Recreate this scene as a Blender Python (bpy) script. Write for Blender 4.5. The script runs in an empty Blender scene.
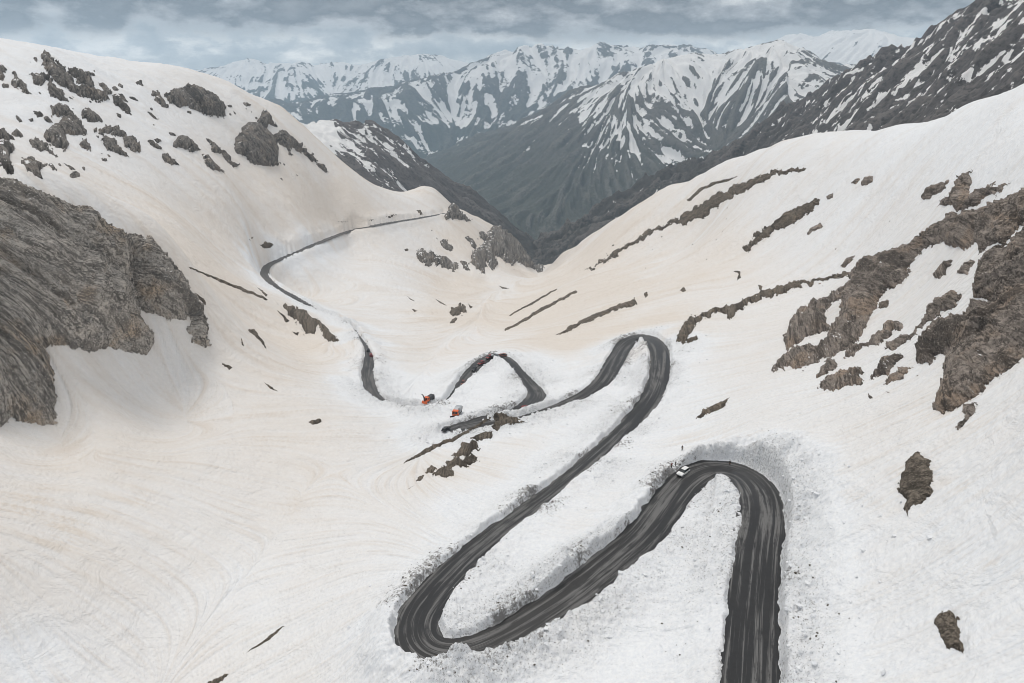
import bpy, math, random
import numpy as np
from mathutils import Vector, Matrix, Euler

RNG = np.random.default_rng(11)
random.seed(11)
SC = bpy.context.scene
COL = SC.collection
F_PX, CX, CY, PITCH = 683.0, 512.0, 341.5, math.radians(20.0)
cp, sp_ = math.cos(PITCH), math.sin(PITCH)

# ------------------------------------------------------------------ survey helpers
def pix(px, py):
    """bearing and slope (rise over run) of the sight line through a point of the photograph"""
    px = np.asarray(px, float); py = np.asarray(py, float)
    x = (px - CX) / F_PX; y = -(py - CY) / F_PX
    dx = x; dy = cp + y * sp_; dz = -sp_ + y * cp
    return np.arctan2(dx, dy), dz / np.hypot(dx, dy)

def to_px(x, y, z):
    zc = y * cp - z * sp_; yc = y * sp_ + z * cp
    zc = np.maximum(zc, 1e-3)
    return CX + F_PX * x / zc, CY - F_PX * yc / zc

def _hash(ix, iy, seed):
    h = (ix.astype(np.int64) * 374761393 + iy.astype(np.int64) * 668265263 + seed * 1442695041) & 0xFFFFFFFF
    h = ((h ^ (h >> 13)) * 1274126177) & 0xFFFFFFFF
    return ((h ^ (h >> 16)) & 0xFFFF).astype(np.float32) / 65535.0

def vnoise(x, y, seed=0):
    ix = np.floor(x); iy = np.floor(y)
    fx = (x - ix).astype(np.float32); fy = (y - iy).astype(np.float32)
    fx = fx * fx * fx * (fx * (fx * 6 - 15) + 10); fy = fy * fy * fy * (fy * (fy * 6 - 15) + 10)
    ix = ix.astype(np.int64); iy = iy.astype(np.int64)
    a = _hash(ix, iy, seed); b = _hash(ix + 1, iy, seed); c = _hash(ix, iy + 1, seed); d = _hash(ix + 1, iy + 1, seed)
    return (a + (b - a) * fx) * (1 - fy) + (c + (d - c) * fx) * fy        # 0..1

def fbm(x, y, octaves=4, seed=0, gain=0.5, ridged=False):
    s = 0; amp = 1.0; tot = 0
    for o in range(octaves):
        n = vnoise(x * 1.0 + 17.3 * o, y - 9.1 * o, seed + o)
        if ridged: n = 1 - np.abs(n * 2 - 1)
        s = s + amp * n; tot += amp; amp *= gain
        x, y = (x * 0.8 - y * 0.6) * 2.03, (x * 0.6 + y * 0.8) * 2.03
    return s / tot

def smooth(a, b, x):
    t = np.clip((x - a) / (b - a), 0, 1)
    return t * t * (3 - 2 * t)

def tps(P, V, reg=1e-5):
    n = len(P)
    d2 = ((P[:, None] - P[None]) ** 2).sum(-1)
    K = 0.5 * d2 * np.log(d2 + 1e-12) + reg * np.eye(n)
    Q = np.hstack([np.ones((n, 1)), P])
    A = np.vstack([np.hstack([K, Q]), np.hstack([Q.T, np.zeros((3, 3))])])
    w = np.linalg.solve(A, np.concatenate([V, np.zeros(3)]))
    def f(X):
        out = np.empty(len(X))
        for i in range(0, len(X), 20000):
            x = X[i:i + 20000]
            d = ((x[:, None] - P[None]) ** 2).sum(-1)
            out[i:i + 20000] = (0.5 * d * np.log(d + 1e-12)) @ w[:n] + w[n] + x @ w[n + 1:]
        return out
    return f

def cubic_resample(G, ri, ci):
    """Catmull-Rom resample of grid G at fractional rows ri and columns ci"""
    def one(A, p):
        n = A.shape[0]; i = np.clip(np.floor(p).astype(int), 0, n - 2); t = (p - i)[:, None]
        g = lambda k: A[np.clip(i + k, 0, n - 1)]
        a, b, c, d = g(-1), g(0), g(1), g(2)
        return b + 0.5 * t * (c - a + t * (2 * a - 5 * b + 4 * c - d + t * (3 * (b - c) + d - a)))
    return one(one(G, ri).T, ci).T

VS = 0.5
class Land:
    """a height field on a bearing x log-distance grid, fitted to surveyed points"""
    def __init__(self, az0, az1, lnr, nu, ctrl, gauge=None):
        self.az = np.linspace(az0, az1, nu); self.lr = lnr; self.nu, self.nv = nu, len(lnr)
        P, V = [], []
        for c in ctrl:
            a, t = pix(c[0], c[1])
            r = c[2] if len(c) < 4 else c[3] / -t            # (px,py,r) or (px,py,_,H)
            P.append((float(a), VS * math.log(r))); V.append(float(t))
        P = np.array(P); V = np.array(V)
        f = tps(P, V)
        cu = np.linspace(az0, az1, 150); cv = np.linspace(lnr[0], lnr[-1], 210)
        A, L = np.meshgrid(cu, cv)
        T = f(np.stack([A.ravel(), VS * L.ravel()], 1)).reshape(A.shape)
        ri = (lnr - lnr[0]) / (lnr[-1] - lnr[0]) * 209; ci = np.linspace(0, 149, nu)
        self.T = cubic_resample(T, ri, ci)
        self.R = np.exp(self.lr)[:, None] * np.ones((1, nu))
        self.X = self.R * np.sin(self.az)[None]; self.Y = self.R * np.cos(self.az)[None]
        self.Z = self.T * self.R
        self.Z0 = self.Z.copy()
    def hit(self, px, py, Z=None):
        """first point of the land on a sight line -> (row, col) fractional, or None"""
        a, t = pix(px, py); a = float(a); t = float(t)
        c = (a - self.az[0]) / (self.az[1] - self.az[0])
        if not (0 <= c < self.nu - 1): return None
        i = int(c); k = c - i
        Z = self.Z if Z is None else Z
        col = (Z[:, i] * (1 - k) + Z[:, i + 1] * k) / self.R[:, i]
        idx = np.nonzero(col >= t)[0]
        if len(idx) == 0: return None
        j = idx[0]
        if j == 0: return (0.0, c)
        g = (t - col[j - 1]) / (col[j] - col[j - 1] + 1e-12)
        return (j - 1 + g, c)
    def sample(self, A, rows, cols):
        r = np.clip(np.asarray(rows, float), 0, self.nv - 1.001); c = np.clip(np.asarray(cols, float), 0, self.nu - 1.001)
        i = r.astype(int); j = c.astype(int); fr = r - i; fc = c - j
        return (A[i, j] * (1 - fr) * (1 - fc) + A[i + 1, j] * fr * (1 - fc) + A[i, j + 1] * (1 - fr) * fc + A[i + 1, j + 1] * fr * fc)
    def point(self, px, py, Z=None):
        h = self.hit(px, py, Z)
        if h is None: return None
        Z = self.Z if Z is None else Z
        s = lambda A: float(self.sample(A, [h[0]], [h[1]])[0])
        return Vector((s(self.X), s(self.Y), s(Z)))
    def rc(self, x, y):
        az = np.arctan2(x, y); lr = np.log(np.hypot(x, y))
        return np.interp(lr, self.lr, np.arange(self.nv)), (az - self.az[0]) / (self.az[1] - self.az[0])
    def height(self, x, y, Z=None):
        r, c = self.rc(np.asarray(x, float), np.asarray(y, float))
        return self.sample(self.Z if Z is None else Z, r, c)
    def flow(self, noise, steps=24, step=1.3, tilt=None):
        """smear noise along the fall line: runnels, avalanche tracks, gullies"""
        Zs = self.Z0 if tilt is None else self.Z0 - tilt(self.X, self.Y)
        gu = np.gradient(Zs, axis=1) / (self.az[1] - self.az[0])
        dl = np.gradient(self.lr)[:, None]
        gv = np.gradient(Zs, axis=0) / dl
        m = np.hypot(gu, gv) + 1e-9
        du = (gu / m) / (self.az[1] - self.az[0]); dv = (gv / m) / dl
        base = min(self.az[1] - self.az[0], float(dl.min()))
        du *= base * step; dv *= base * step
        out = noise.copy(); tot = 1.0
        I, J = np.meshgrid(np.arange(self.nv, dtype=np.float32), np.arange(self.nu, dtype=np.float32), indexing='ij')
        for sgn in (1, -1):
            a, b = I.copy(), J.copy()
            for s in range(steps):
                ia = np.clip(a, 0, self.nv - 1).astype(np.int32); ib = np.clip(b, 0, self.nu - 1).astype(np.int32)
                a += sgn * dv[ia, ib]; b += sgn * du[ia, ib]
                w = 1 - s / steps
                out += w * noise[np.clip(a, 0, self.nv - 1).astype(np.int32), np.clip(b, 0, self.nu - 1).astype(np.int32)]
                tot += w
        out /= tot
        out -= out.mean(); out /= out.std() + 1e-9
        return out
    def mesh(self, name, mat, attrs=None):
        v = np.stack([self.X, self.Y, self.Z], -1).reshape(-1, 3).astype(np.float32)
        return grid_mesh(name, v, self.nv, self.nu, mat, attrs)

def grid_mesh(name, v, nv, nu, mat, attrs=None, keep=None, parent=None):
    idx = np.arange(nv * nu).reshape(nv, nu)
    q = np.stack([idx[:-1, :-1], idx[:-1, 1:], idx[1:, 1:], idx[1:, :-1]], -1).reshape(-1, 4)
    if keep is not None:
        q = q[keep.reshape(-1)]
        used = np.unique(q); re = np.full(nv * nu, -1); re[used] = np.arange(len(used))
        q = re[q]; v = v[used]
        if attrs: attrs = {k: a.reshape(-1)[used] for k, a in attrs.items()}
    return raw_mesh(name, v, q, mat, attrs, parent)

def raw_mesh(name, v, q, mat, attrs=None, parent=None, smooth_shade=True):
    v = np.asarray(v, np.float32); q = np.asarray(q, np.int32)
    me = bpy.data.meshes.new(name)
    k = q.shape[1]
    me.vertices.add(len(v)); me.vertices.foreach_set('co', v.reshape(-1))
    me.loops.add(q.size); me.loops.foreach_set('vertex_index', q.reshape(-1))
    me.polygons.add(len(q)); me.polygons.foreach_set('loop_start', np.arange(0, q.size, k, dtype=np.int32))
    try: me.polygons.foreach_set('loop_total', np.full(len(q), k, np.int32))
    except Exception: pass
    me.update(calc_edges=True)
    me.polygons.foreach_set('use_smooth', np.full(len(q), smooth_shade, bool))
    for key, a in (attrs or {}).items():
        at = me.attributes.new(key, 'FLOAT', 'POINT'); at.data.foreach_set('value', np.asarray(a, np.float32).reshape(-1))
    me.validate()
    o = bpy.data.objects.new(name, me); COL.objects.link(o)
    if mat: me.materials.append(mat)
    if parent: o.parent = parent
    return o

def tag(o, label=None, cat=None, group=None, kind=None):
    if label: o['label'] = label
    if cat: o['category'] = cat
    if group: o['group'] = group
    if kind: o['kind'] = kind
    return o

# ------------------------------------------------------------------ materials
class NT:
    def __init__(self, name):
        self.m = bpy.data.materials.new(name); self.m.use_nodes = True
        self.t = self.m.node_tree; self.b = self.t.nodes['Principled BSDF']
    def n(self, typ, **kw):
        nd = self.t.nodes.new(typ)
        for k, v in kw.items():
            if k in nd.inputs: nd.inputs[k].default_value = v
            else: setattr(nd, k, v)
        return nd
    def l(self, a, b): self.t.links.new(a, b)
    def attr(self, name): return self.n('ShaderNodeAttribute', attribute_name=name).outputs['Fac']
    def pos(self): return self.n('ShaderNodeNewGeometry').outputs['Position']
    def scale(self, vec, s):
        m = self.n('ShaderNodeMapping'); self.l(vec, m.inputs[0]); m.inputs['Scale'].default_value = s; return m.outputs[0]
    def noise(self, vec, s, detail=4, rough=0.55, dist=0.0):
        nd = self.n('ShaderNodeTexNoise', Scale=s, Detail=detail, Roughness=rough, Distortion=dist)
        if vec is not None: self.l(vec, nd.inputs['Vector'])
        return nd.outputs['Fac']
    def voro(self, vec, s, feature='F1'):
        nd = self.n('ShaderNodeTexVoronoi', Scale=s, feature=feature)
        self.l(vec, nd.inputs['Vector']); return nd.outputs['Distance']
    def math(self, op, a, b=None, c=None, clamp=False):
        nd = self.n('ShaderNodeMath', operation=op, use_clamp=clamp)
        for i, x in enumerate((a, b, c)):
            if x is None: continue
            if isinstance(x, (int, float)): nd.inputs[i].default_value = x
            else: self.l(x, nd.inputs[i])
        return nd.outputs[0]
    def step(self, x, lo, hi):
        nd = self.n('ShaderNodeMapRange', interpolation_type='SMOOTHSTEP')
        self.l(x, nd.inputs[0]); nd.inputs[1].default_value = lo; nd.inputs[2].default_value = hi
        return nd.outputs[0]
    def mix(self, f, a, b):
        nd = self.n('ShaderNodeMix', data_type='RGBA')
        for sock, x in ((nd.inputs[0], f), (nd.inputs[6], a), (nd.inputs[7], b)):
            if isinstance(x, (int, float)): sock.default_value = x
            elif isinstance(x, tuple): sock.default_value = (*x, 1)
            else: self.l(x, sock)
        return nd.outputs[2]
    def bump(self, h, strength, dist, prev=None):
        nd = self.n('ShaderNodeBump', Strength=strength, Distance=dist); self.l(h, nd.inputs['Height'])
        if prev is not None: self.l(prev, nd.inputs['Normal'])
        return nd.outputs[0]
    def out(self, color=None, rough=None, normal=None, spec=0.3, metallic=0.0):
        b = self.b
        for sock, x in (('Base Color', color), ('Roughness', rough)):
            if x is None: continue
            if isinstance(x, (int, float)): b.inputs[sock].default_value = x
            elif isinstance(x, tuple): b.inputs[sock].default_value = (*x, 1)
            else: self.l(x, b.inputs[sock])
        if normal is not None: self.l(normal, b.inputs['Normal'])
        b.inputs['Specular IOR Level'].default_value = spec
        b.inputs['Metallic'].default_value = metallic
        return self.m
# ================================================================== the snow basin
NEAR = [
 # road benches (px, py, -, metres below the drone)
 (750,683,0,89),(755,600,0,90),(740,470,0,93),(660,520,0,96),(560,585,0,99),(480,640,0,101),(400,640,0,101.5),(430,600,0,103),
 (500,540,0,106),(590,460,0,111),(640,410,0,114),(655,340,0,117),(600,380,0,120),(530,413,0,124),(445,432,0,128),(535,398,0,130),
 (503,356,0,133),(440,410,0,135),(375,395,0,138),(368,350,0,143),(307,307,0,156),(265,270,0,168),(345,232,0,180),(430,215,0,190),
 # gully and valley bottom
 (340,430,0,121),(430,360,0,155),(452,335,0,178),(490,300,0,235),(530,272,0,390),(536,290,880),(538,277,1350),(522,257,1380),(555,268,1300),(538,276,1480),(510,244,1420),(580,246,1180),(540,279,1150),(520,296,830),(560,280,880),(556,270,1100),(590,250,980),(505,262,1150),(515,285,960),(480,262,1050),(380,270,0,195),(450,290,0,240),
 # slope right of the gully
 (600,310,0,150),(520,330,0,176),(560,290,0,205),(640,280,0,150),(700,290,0,120),(700,230,0,135),(760,250,0,105),(800,220,0,82),
 (860,250,0,72),(690,330,0,112),(800,340,0,91),(760,420,0,87),(820,480,0,80),(900,460,0,68),(900,380,0,66),(1000,340,0,50),
 (940,270,0,54),(1024,200,0,26),(1024,150,0,16),(1000,420,0,54),(1000,550,0,62),(1000,683,0,68),(880,600,0,77),
 (1024,88,340),(953,114,420),(886,130,530),(825,138,620),(768,153,720),(718,172,830),(684,188,900),(640,206,1000),(600,229,1130),
 (560,256,1380),(541,268,1540),
 (1040,112,450),(953,145,580),(886,165,740),(825,175,870),(768,190,1000),(718,208,1150),(684,222,1260),(640,242,1400),(600,264,1560),
 (560,290,1900),(540,296,2100),
 # basin under the big cliff
 (0,683,0,118),(150,683,0,126),(250,640,0,122),(320,683,0,114),(320,600,0,116),(200,560,0,120),(260,560,0,121.5),(100,560,0,113),(0,560,0,104),
 (300,500,0,121),(420,520,0,113),(350,540,0,116),(420,460,0,124),(200,450,0,113),(100,450,0,105),(0,450,0,98),
 (0,428,248),(0,300,285),(0,181,315),(55,428,250),(50,350,272),(50,270,292),(45,190,315),(100,400,0,100),(100,352,285),(95,280,302),(90,208,322),
 (155,352,300),(145,290,312),(160,237,332),(208,348,310),(195,295,325),
 (0,188,365),(45,196,372),(90,213,380),(130,233,388),(165,243,388),(200,280,385),(0,150,520),(60,175,510),(120,205,510),(180,225,530),
 # left mountainside
 (0,45,850),(60,52,900),(110,66,960),(182,76,1020),(249,98,1080),(303,126,1180),(340,177,1320),(374,190,1300),(407,192,1290),
 (432,187,1290),(450,205,1330),(475,222,1380),(500,232,1450),(520,248,1500),(537,268,1560),
 (100,130,700),(200,140,850),(250,160,900),(300,180,950),(350,205,1000),(200,215,650),(250,230,720),(300,230,820),(240,280,540),
 (250,320,0,133),(300,350,0,143),(220,380,0,113),(290,290,0,160),(300,260,0,172),(330,250,0,180),(250,290,490),(300,400,0,121),(0,100,690),
 (0,72,1200),(60,82,1250),(110,97,1300),(182,107,1400),(249,132,1500),(303,162,1600),(340,208,1750),(374,218,1650),(407,220,1650),
 (432,217,1650),(450,237,1700),(475,250,1750),(500,262,1850),(520,274,1900),(537,292,2000),
 # out of frame
 (512,900,0,92),(200,900,0,112),(850,900,0,74),(-200,683,0,98),(-200,300,290),(-150,60,800),(1200,683,0,58),(1250,300,0,25),(1200,100,300),(1100,93,320),(1100,118,430),
]
lr = [math.log(30.0)]
while lr[-1] < math.log(2700.0):
    lr.append(lr[-1] + min(0.006, max(0.0027, 0.0015 * math.exp(lr[-1]) / 110)))
LAND = Land(-0.98, 0.98, np.array(lr), 1200, NEAR)
L = LAND

# ---- road centre line: (px, py, half width m, wall left m, wall right m), surveyed on the bare slope
ROAD_A = [(748,760,4.4,1.0,1.6),(750,683,4.3,1.0,1.8),(752,640,4.3,1.0,1.8),(755,590,4.3,1.0,1.8),(760,540,4.3,1.0,1.8),(764,510,4.5,1.0,3.2),(758,486,4.8,1.0,4.6),(740,472,4.9,1.0,4.8),
 (714,469,4.8,1.0,3.8),(690,480,4.6,1.0,2.0),(669,502,4.5,1.0,2.0),(643,535,4.4,1.0,2.0),(607,566,4.3,1.2,2.2),(570,595,4.1,1.4,2.4),(535,619,3.9,1.8,2.4),(503,639,3.8,2.8,1.8),
 (474,651,3.7,3.8,1.2),(446,655,3.8,4.0,1.0),(421,645,4.4,3.2,1.4),(416,619,4.5,1.8,1.8),(438,589,4.1,1.4,2.0),(465,561,3.6,1.4,2.0),(497,534,3.3,1.4,1.8),(534,506,3.2,1.4,1.8),(569,479,3.2,1.4,1.8),(604,449,3.3,1.2,1.6),
 (635,419,3.7,1.6,1.0),(654,392,4.1,1.6,1.0),(660,366,4.4,1.8,1.0),(658,347,4.8,2.0,1.0),(645,337,5.0,2.0,1.0),(627,344,4.6,1.6,1.0),(615,362,4.4,1.6,1.0),(603,381,4.2,1.6,1.0),(582,397,3.8,1.6,1.2),
 (553,409,2.8,1.8,1.2),(524,417,2.4,2.2,1.8),(490,424,2.6,1.0,2.0),(458,431,4.4,1.0,0.8)]
ROAD_B = [(447,432,5.0,1.0,1.0),(468,425,3.2,1.4,1.0),(490,417,2.6,1.4,1.0),(512,412,2.8,1.4,1.0),(530,404,4.4,1.4,1.0),(537,394,4.2,1.6,1.0),(529,383,3.0,1.6,1.0),(518,370,2.6,1.6,1.0),(507,358,2.6,1.6,1.0),(494,356,3.6,1.6,1.2),
 (481,364,4.2,1.6,1.0),(468,376,3.4,1.8,1.4),(457,390,1.8,2.6,2.6),(444,404,1.4,2.6,2.6),(425,410,1.4,2.4,2.6),(402,407,1.5,2.2,2.2),(383,401,1.8,1.6,1.6),(372,391,2.8,1.0,1.0),(367,375,3.2,1.0,1.0),(369,360,2.8,1.0,1.0),(367,349,1.6,2.0,1.4),
 (360,338,1.1,2.6,2.0),(352,328,1.1,2.6,2.4),(336,318,1.1,2.4,2.0),(318,311,1.4,1.8,1.6),(304,303,3.4,1.4,1.4),(288,294,3.6,1.4,1.4),(272,284,3.6,1.4,1.6),(264,274,3.8,1.4,2.2),(268,265,3.8,3.0,0.8),(285,257,3.8,3.6,0.7),(310,246,3.8,4.2,0.6),(346,232,4.4,4.4,0.2),(375,225,4.6,4.4,0.2),
 (405,220,4.6,4.0,0.5),(432,215.5,3.8,2.4,0.5),(446,213,3.4,1.2,1.0)]

def survey(pts):
    """lay a centre line on the slope, smooth it and sample it every metre or so"""
    P = []
    for (px, py, w, a, b) in pts:
        h = L.hit(px, py, L.Z0)
        if h is None: continue
        P.append([float(L.sample(A, [h[0]], [h[1]])[0]) for A in (L.X, L.Y, L.Z0)] + [w, a, b])
    P = np.array(P)
    s = np.concatenate([[0], np.cumsum(np.hypot(*np.diff(P[:, :2], axis=0).T))])
    n = int(s[-1] / 0.9)
    q = np.linspace(0, s[-1], n)
    out = []
    ip = np.interp(q, s, np.arange(len(P)))
    G = P
    i = np.clip(np.floor(ip).astype(int), 0, len(P) - 2); t = (ip - i)[:, None]
    g = lambda k: G[np.clip(i + k, 0, len(P) - 1)]
    a, b, c, d = g(-1), g(0), g(1), g(2)
    C = b + 0.5 * t * (c - a + t * (2 * a - 5 * b + 4 * c - d + t * (3 * (b - c) + d - a)))
    for it in range(3):                                           # ease plan and grade
        for col, k in ((0, 3), (1, 3), (2, 10), (3, 6), (4, 6), (5, 6)):
            ker = np.ones(2 * k + 1) / (2 * k + 1)
            C[:, col] = np.convolve(np.pad(C[:, col], k, mode='edge'), ker, 'valid')
    return C
RA, RB = survey(ROAD_A), survey(ROAD_B)

# ---- bare relief of the snow
deg_ = math.radians
X, Y = L.X, L.Y
far = smooth(350, 1000, L.R)
shelf = smooth(deg_(-18), deg_(-14), L.az)[None] * smooth(deg_(-3), deg_(-6), L.az)[None] * smooth(560, 680, L.R) * smooth(1500, 1300, L.R)
far = far * (1 - 0.8 * shelf)
L.Z += (fbm(X / 45, Y / 45, 4, 3) - 0.5) * (1.6 + 7 * far) * smooth(40, 110, L.R)
L.Z += (fbm(X / 160, Y / 160, 3, 5, ridged=True) - 0.5) * (14 * far)
grain = RNG.standard_normal(L.Z.shape).astype(np.float32)
grain = (grain + np.roll(grain, 1, 0) + np.roll(grain, 1, 1) + np.roll(grain, (1, 1), (0, 1))) / 2
STREAK = L.flow(grain, 34, 1.3)
coarse = np.repeat(np.repeat(RNG.standard_normal((L.nv // 7 + 1, L.nu // 7 + 1)), 7, 0), 7, 1)[:L.nv, :L.nu].astype(np.float32)
STREAK2 = L.flow(coarse, 60, 2.4)
L.Z += (STREAK * 0.0003 + STREAK2 * 0.0003) * L.R * smooth(60, 120, L.R)

# ---- cut the road through the snow
dmin = np.full(L.Z.shape, 1e9, np.float32); rz = np.zeros_like(dmin); hw = np.zeros_like(dmin); wl = np.zeros_like(dmin); wt = np.zeros_like(dmin)
REACH = 34.0
for C in (RA, RB):
    T = np.gradient(C[:, :2], axis=0); T /= np.linalg.norm(T, axis=1)[:, None] + 1e-9
    for k in range(len(C)):
        x, y, z, w, wa, wb = C[k]
        r = math.hypot(x, y); a = math.atan2(x, y)
        da = REACH / r
        j0 = max(0, int((a - da - L.az[0]) / (L.az[1] - L.az[0]))); j1 = min(L.nu, int((a + da - L.az[0]) / (L.az[1] - L.az[0])) + 2)
        i0 = np.searchsorted(L.lr, math.log(max(31, r - REACH))); i1 = np.searchsorted(L.lr, math.log(r + REACH))
        if i1 <= i0 or j1 <= j0: continue
        dx = X[i0:i1, j0:j1] - x; dy = Y[i0:i1, j0:j1] - y
        d = np.hypot(dx, dy)
        # the higher strand must not swallow the lower one: compare clearances, not distances
        m = d < dmin[i0:i1, j0:j1]
        side = T[k, 0] * dy - T[k, 1] * dx                        # + left of travel
        s = dmin[i0:i1, j0:j1]; s[m] = d[m]
        s = rz[i0:i1, j0:j1]; s[m] = z
        s = hw[i0:i1, j0:j1]; s[m] = w
        s = wl[i0:i1, j0:j1]; s[m] = np.where(side > 0, wa, wb)[m]
        s = wt[i0:i1, j0:j1]; s[m] = 1
on = wt > 0
rag = (fbm(X / 2.6, Y / 2.6, 3, 21) - 0.5) * 1.5
e = dmin - hw + rag
lump = fbm(X / 3.2, Y / 3.2, 4, 31, gain=0.62, ridged=True)
patch = smooth(0.38, 0.62, fbm(X / 30, Y / 30, 3, 41))
PLOW = np.where(on, np.exp(-np.maximum(e, 0) ** 2 / (2 * np.where((L.az[None] > deg_(19)) & (L.R < 230), 5.0, 11.0) ** 2)), 0) * (0.2 + 0.8 * patch)
PLOW *= smooth(1100, 500, L.R)
znat = L.Z + (L.Z0 * 0)
near_w = np.where(on, smooth(0, 9, e), 1)
shoulder = rz + (znat - rz) * (0.35 + 0.65 * near_w)
berm = 1.35 * wl * np.exp(-(np.maximum(e - 1.2, 0) / 6.5) ** 2) * (0.5 + 0.9 * fbm(X / 9, Y / 9, 3, 51)) * (0.75 + 0.5 * lump)
rough = PLOW * ((lump - 0.5) * (0.7 + 1.5 * smooth(0.5, 5, e)) + (fbm(X / 1.3, Y / 1.3, 2, 61) - 0.5) * 0.5)
kk = smooth(0.0, 1.1, e)
zroad = rz - 0.16
Znew = zroad + (shoulder + berm + rough - zroad) * kk
fade = smooth(REACH, REACH - 8, dmin)
L.Z = np.where(on, L.Z + (Znew - L.Z) * fade, L.Z)
GRIT = np.where(on, np.exp(-(np.maximum(e, 0) / 6.0) ** 2) * smooth(0.45, 0.75, fbm(X / 14, Y / 14, 3, 71)) * 0.8
                + np.exp(-(np.maximum(e, 0) / 1.0) ** 2) * 0.5 * smooth(0.42, 0.7, fbm(X / 6, Y / 6, 3, 72)), 0) * smooth(900, 300, L.R)

# ---- wind-blown desert dust on the old snow
DUST = [(50,70,.05),(150,120,.2),(250,180,.65),(330,210,.95),(200,250,.85),(300,340,.75),(150,450,.5),(300,450,.62),(100,550,.4),(250,600,.15),(350,560,.2),(450,500,.08),
 (420,480,.5),(600,290,.95),(560,330,.95),(700,250,.6),(800,200,.2),(950,120,.0),(850,230,.15),(750,330,.4),(800,400,.2),(900,380,.2),(850,600,.06),(1000,550,.06),(700,600,0),
 (560,580,0),(450,300,.85),(400,255,.3),(330,270,.35),(420,385,.1),(480,385,.02),(420,350,.65),(620,400,0),(700,430,.15),(480,250,.75),(60,240,.5),(20,560,.35),(0,680,.05),(380,330,.4),(640,330,.7),(560,385,.1)]
DP = np.array([[float(pix(a, b)[0]), float(pix(a, b)[1]) * 1.2] for a, b, c in DUST]); DV = np.array([c for *_, c in DUST])
step = 6
A_, T_ = np.meshgrid(L.az[::step], np.arange(0, L.nv, step))
tt = (L.Z0 / L.R)[::step, ::step] * 1.2
num = 0; den = 0
for (a, t), v in zip(DP, DV):
    w = 1 / ((A_ - a) ** 2 + (tt - t) ** 2 + 0.0008) ** 1.4
    num = num + w * v; den = den + w
dust = cubic_resample(num / den, np.clip(np.arange(L.nv) / step, 0, A_.shape[0] - 1), np.clip(np.arange(L.nu) / step, 0, A_.shape[1] - 1))
big = fbm(X / 70, Y / 70, 4, 81)
dust = dust * (0.62 + 1.15 * big) + STREAK * 0.055 + STREAK2 * 0.06 * (0.25 + dust) + 0.02
for px, py, sa, stt, v in ((62,533,.030,.028,.75),(25,505,.03,.02,.4),(120,500,.05,.02,.3),(700,440,.05,.02,.25),(960,420,.05,.02,.35),(930,480,.07,.012,.35),(860,500,.05,.01,.3),(980,560,.06,.012,.25),(460,470,.06,.02,.3),(350,480,.05,.02,.3)):
    a_, t_ = (float(q) for q in pix(px, py))
    dust = dust + v * np.exp(-((L.az[None] - a_) / sa) ** 2 - ((L.Z0 / L.R - t_) / stt) ** 2) * smooth(-0.8, 1.6, STREAK + 1.2 * STREAK2)
dust = np.clip(dust - 1.5 * PLOW, 0, 1)

def snow_material():
    k = NT('snow'); p = k.pos()
    d = k.attr('dust'); pl = k.attr('plow'); gr = k.attr('grit'); st = k.attr('streak')
    n1 = k.noise(p, 0.35, 6, 0.62); n2 = k.noise(p, 1.3, 5, 0.7); n3 = k.noise(p, 0.05, 5, 0.6)
    clean = k.mix(k.step(k.noise(p, 1.1, 6, 0.7), 0.3, 0.7), (0.74, 0.757, 0.785), (0.84, 0.845, 0.85))
    dd = k.math('ADD', d, k.math('MULTIPLY', k.math('SUBTRACT', n3, 0.5), 0.5), clamp=True)
    tan = k.mix(n1, (0.655, 0.588, 0.52), (0.76, 0.70, 0.637))
    c = k.mix(dd, clean, tan)
    c = k.mix(k.math('MULTIPLY', k.math('MULTIPLY', k.step(k.math('ADD', st, k.math('MULTIPLY', k.math('SUBTRACT', n3, 0.5), 3.0)), 0.5, 2.0), k.math('ADD', 0.10, k.math('MULTIPLY', d, k.step(n1, 0.3, 0.65)))), 0.36, clamp=True), c, (0.58, 0.50, 0.425))
    # stones and dirt thrown up with the ploughed snow
    fl = k.math('SUBTRACT', k.noise(p, 2.1, 4, 0.8), k.math('MULTIPLY', pl, 0.10))
    fleck = k.math('MULTIPLY', k.step(fl, 0.36, 0.31), k.step(pl, 0.05, 0.4))
    c = k.mix(k.math('MULTIPLY', fleck, 0.6), c, (0.16, 0.15, 0.14))
    g = k.math('MULTIPLY', k.step(k.math('ADD', k.noise(p, 1.0, 6, 0.75), k.math('MULTIPLY', gr, 0.22)), 0.60, 0.72), k.step(gr, 0.02, 0.3))
    c = k.mix(k.math('MULTIPLY', g, 0.85), c, (0.17, 0.16, 0.15))
    h = k.math('ADD', k.math('MULTIPLY', n1, 0.5), k.math('MULTIPLY', k.math('MULTIPLY', n2, pl), 0.9))
    h = k.math('ADD', h, k.math('MULTIPLY', k.noise(p, 0.11, 5, 0.62, 0.6), 2.6))
    h = k.math('ADD', h, k.math('MULTIPLY', st, 0.09))
    nb = k.bump(h, 0.65, 0.9)
    return k.out(c, 0.62, nb, 0.25)
SNOW = snow_material()
ground = L.mesh('snow_ground', SNOW, {'dust': dust, 'plow': PLOW, 'grit': GRIT, 'streak': STREAK})
tag(ground, 'snow covered basin with tan dust streaks running down its slopes', 'snow slope', kind='structure')

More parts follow.
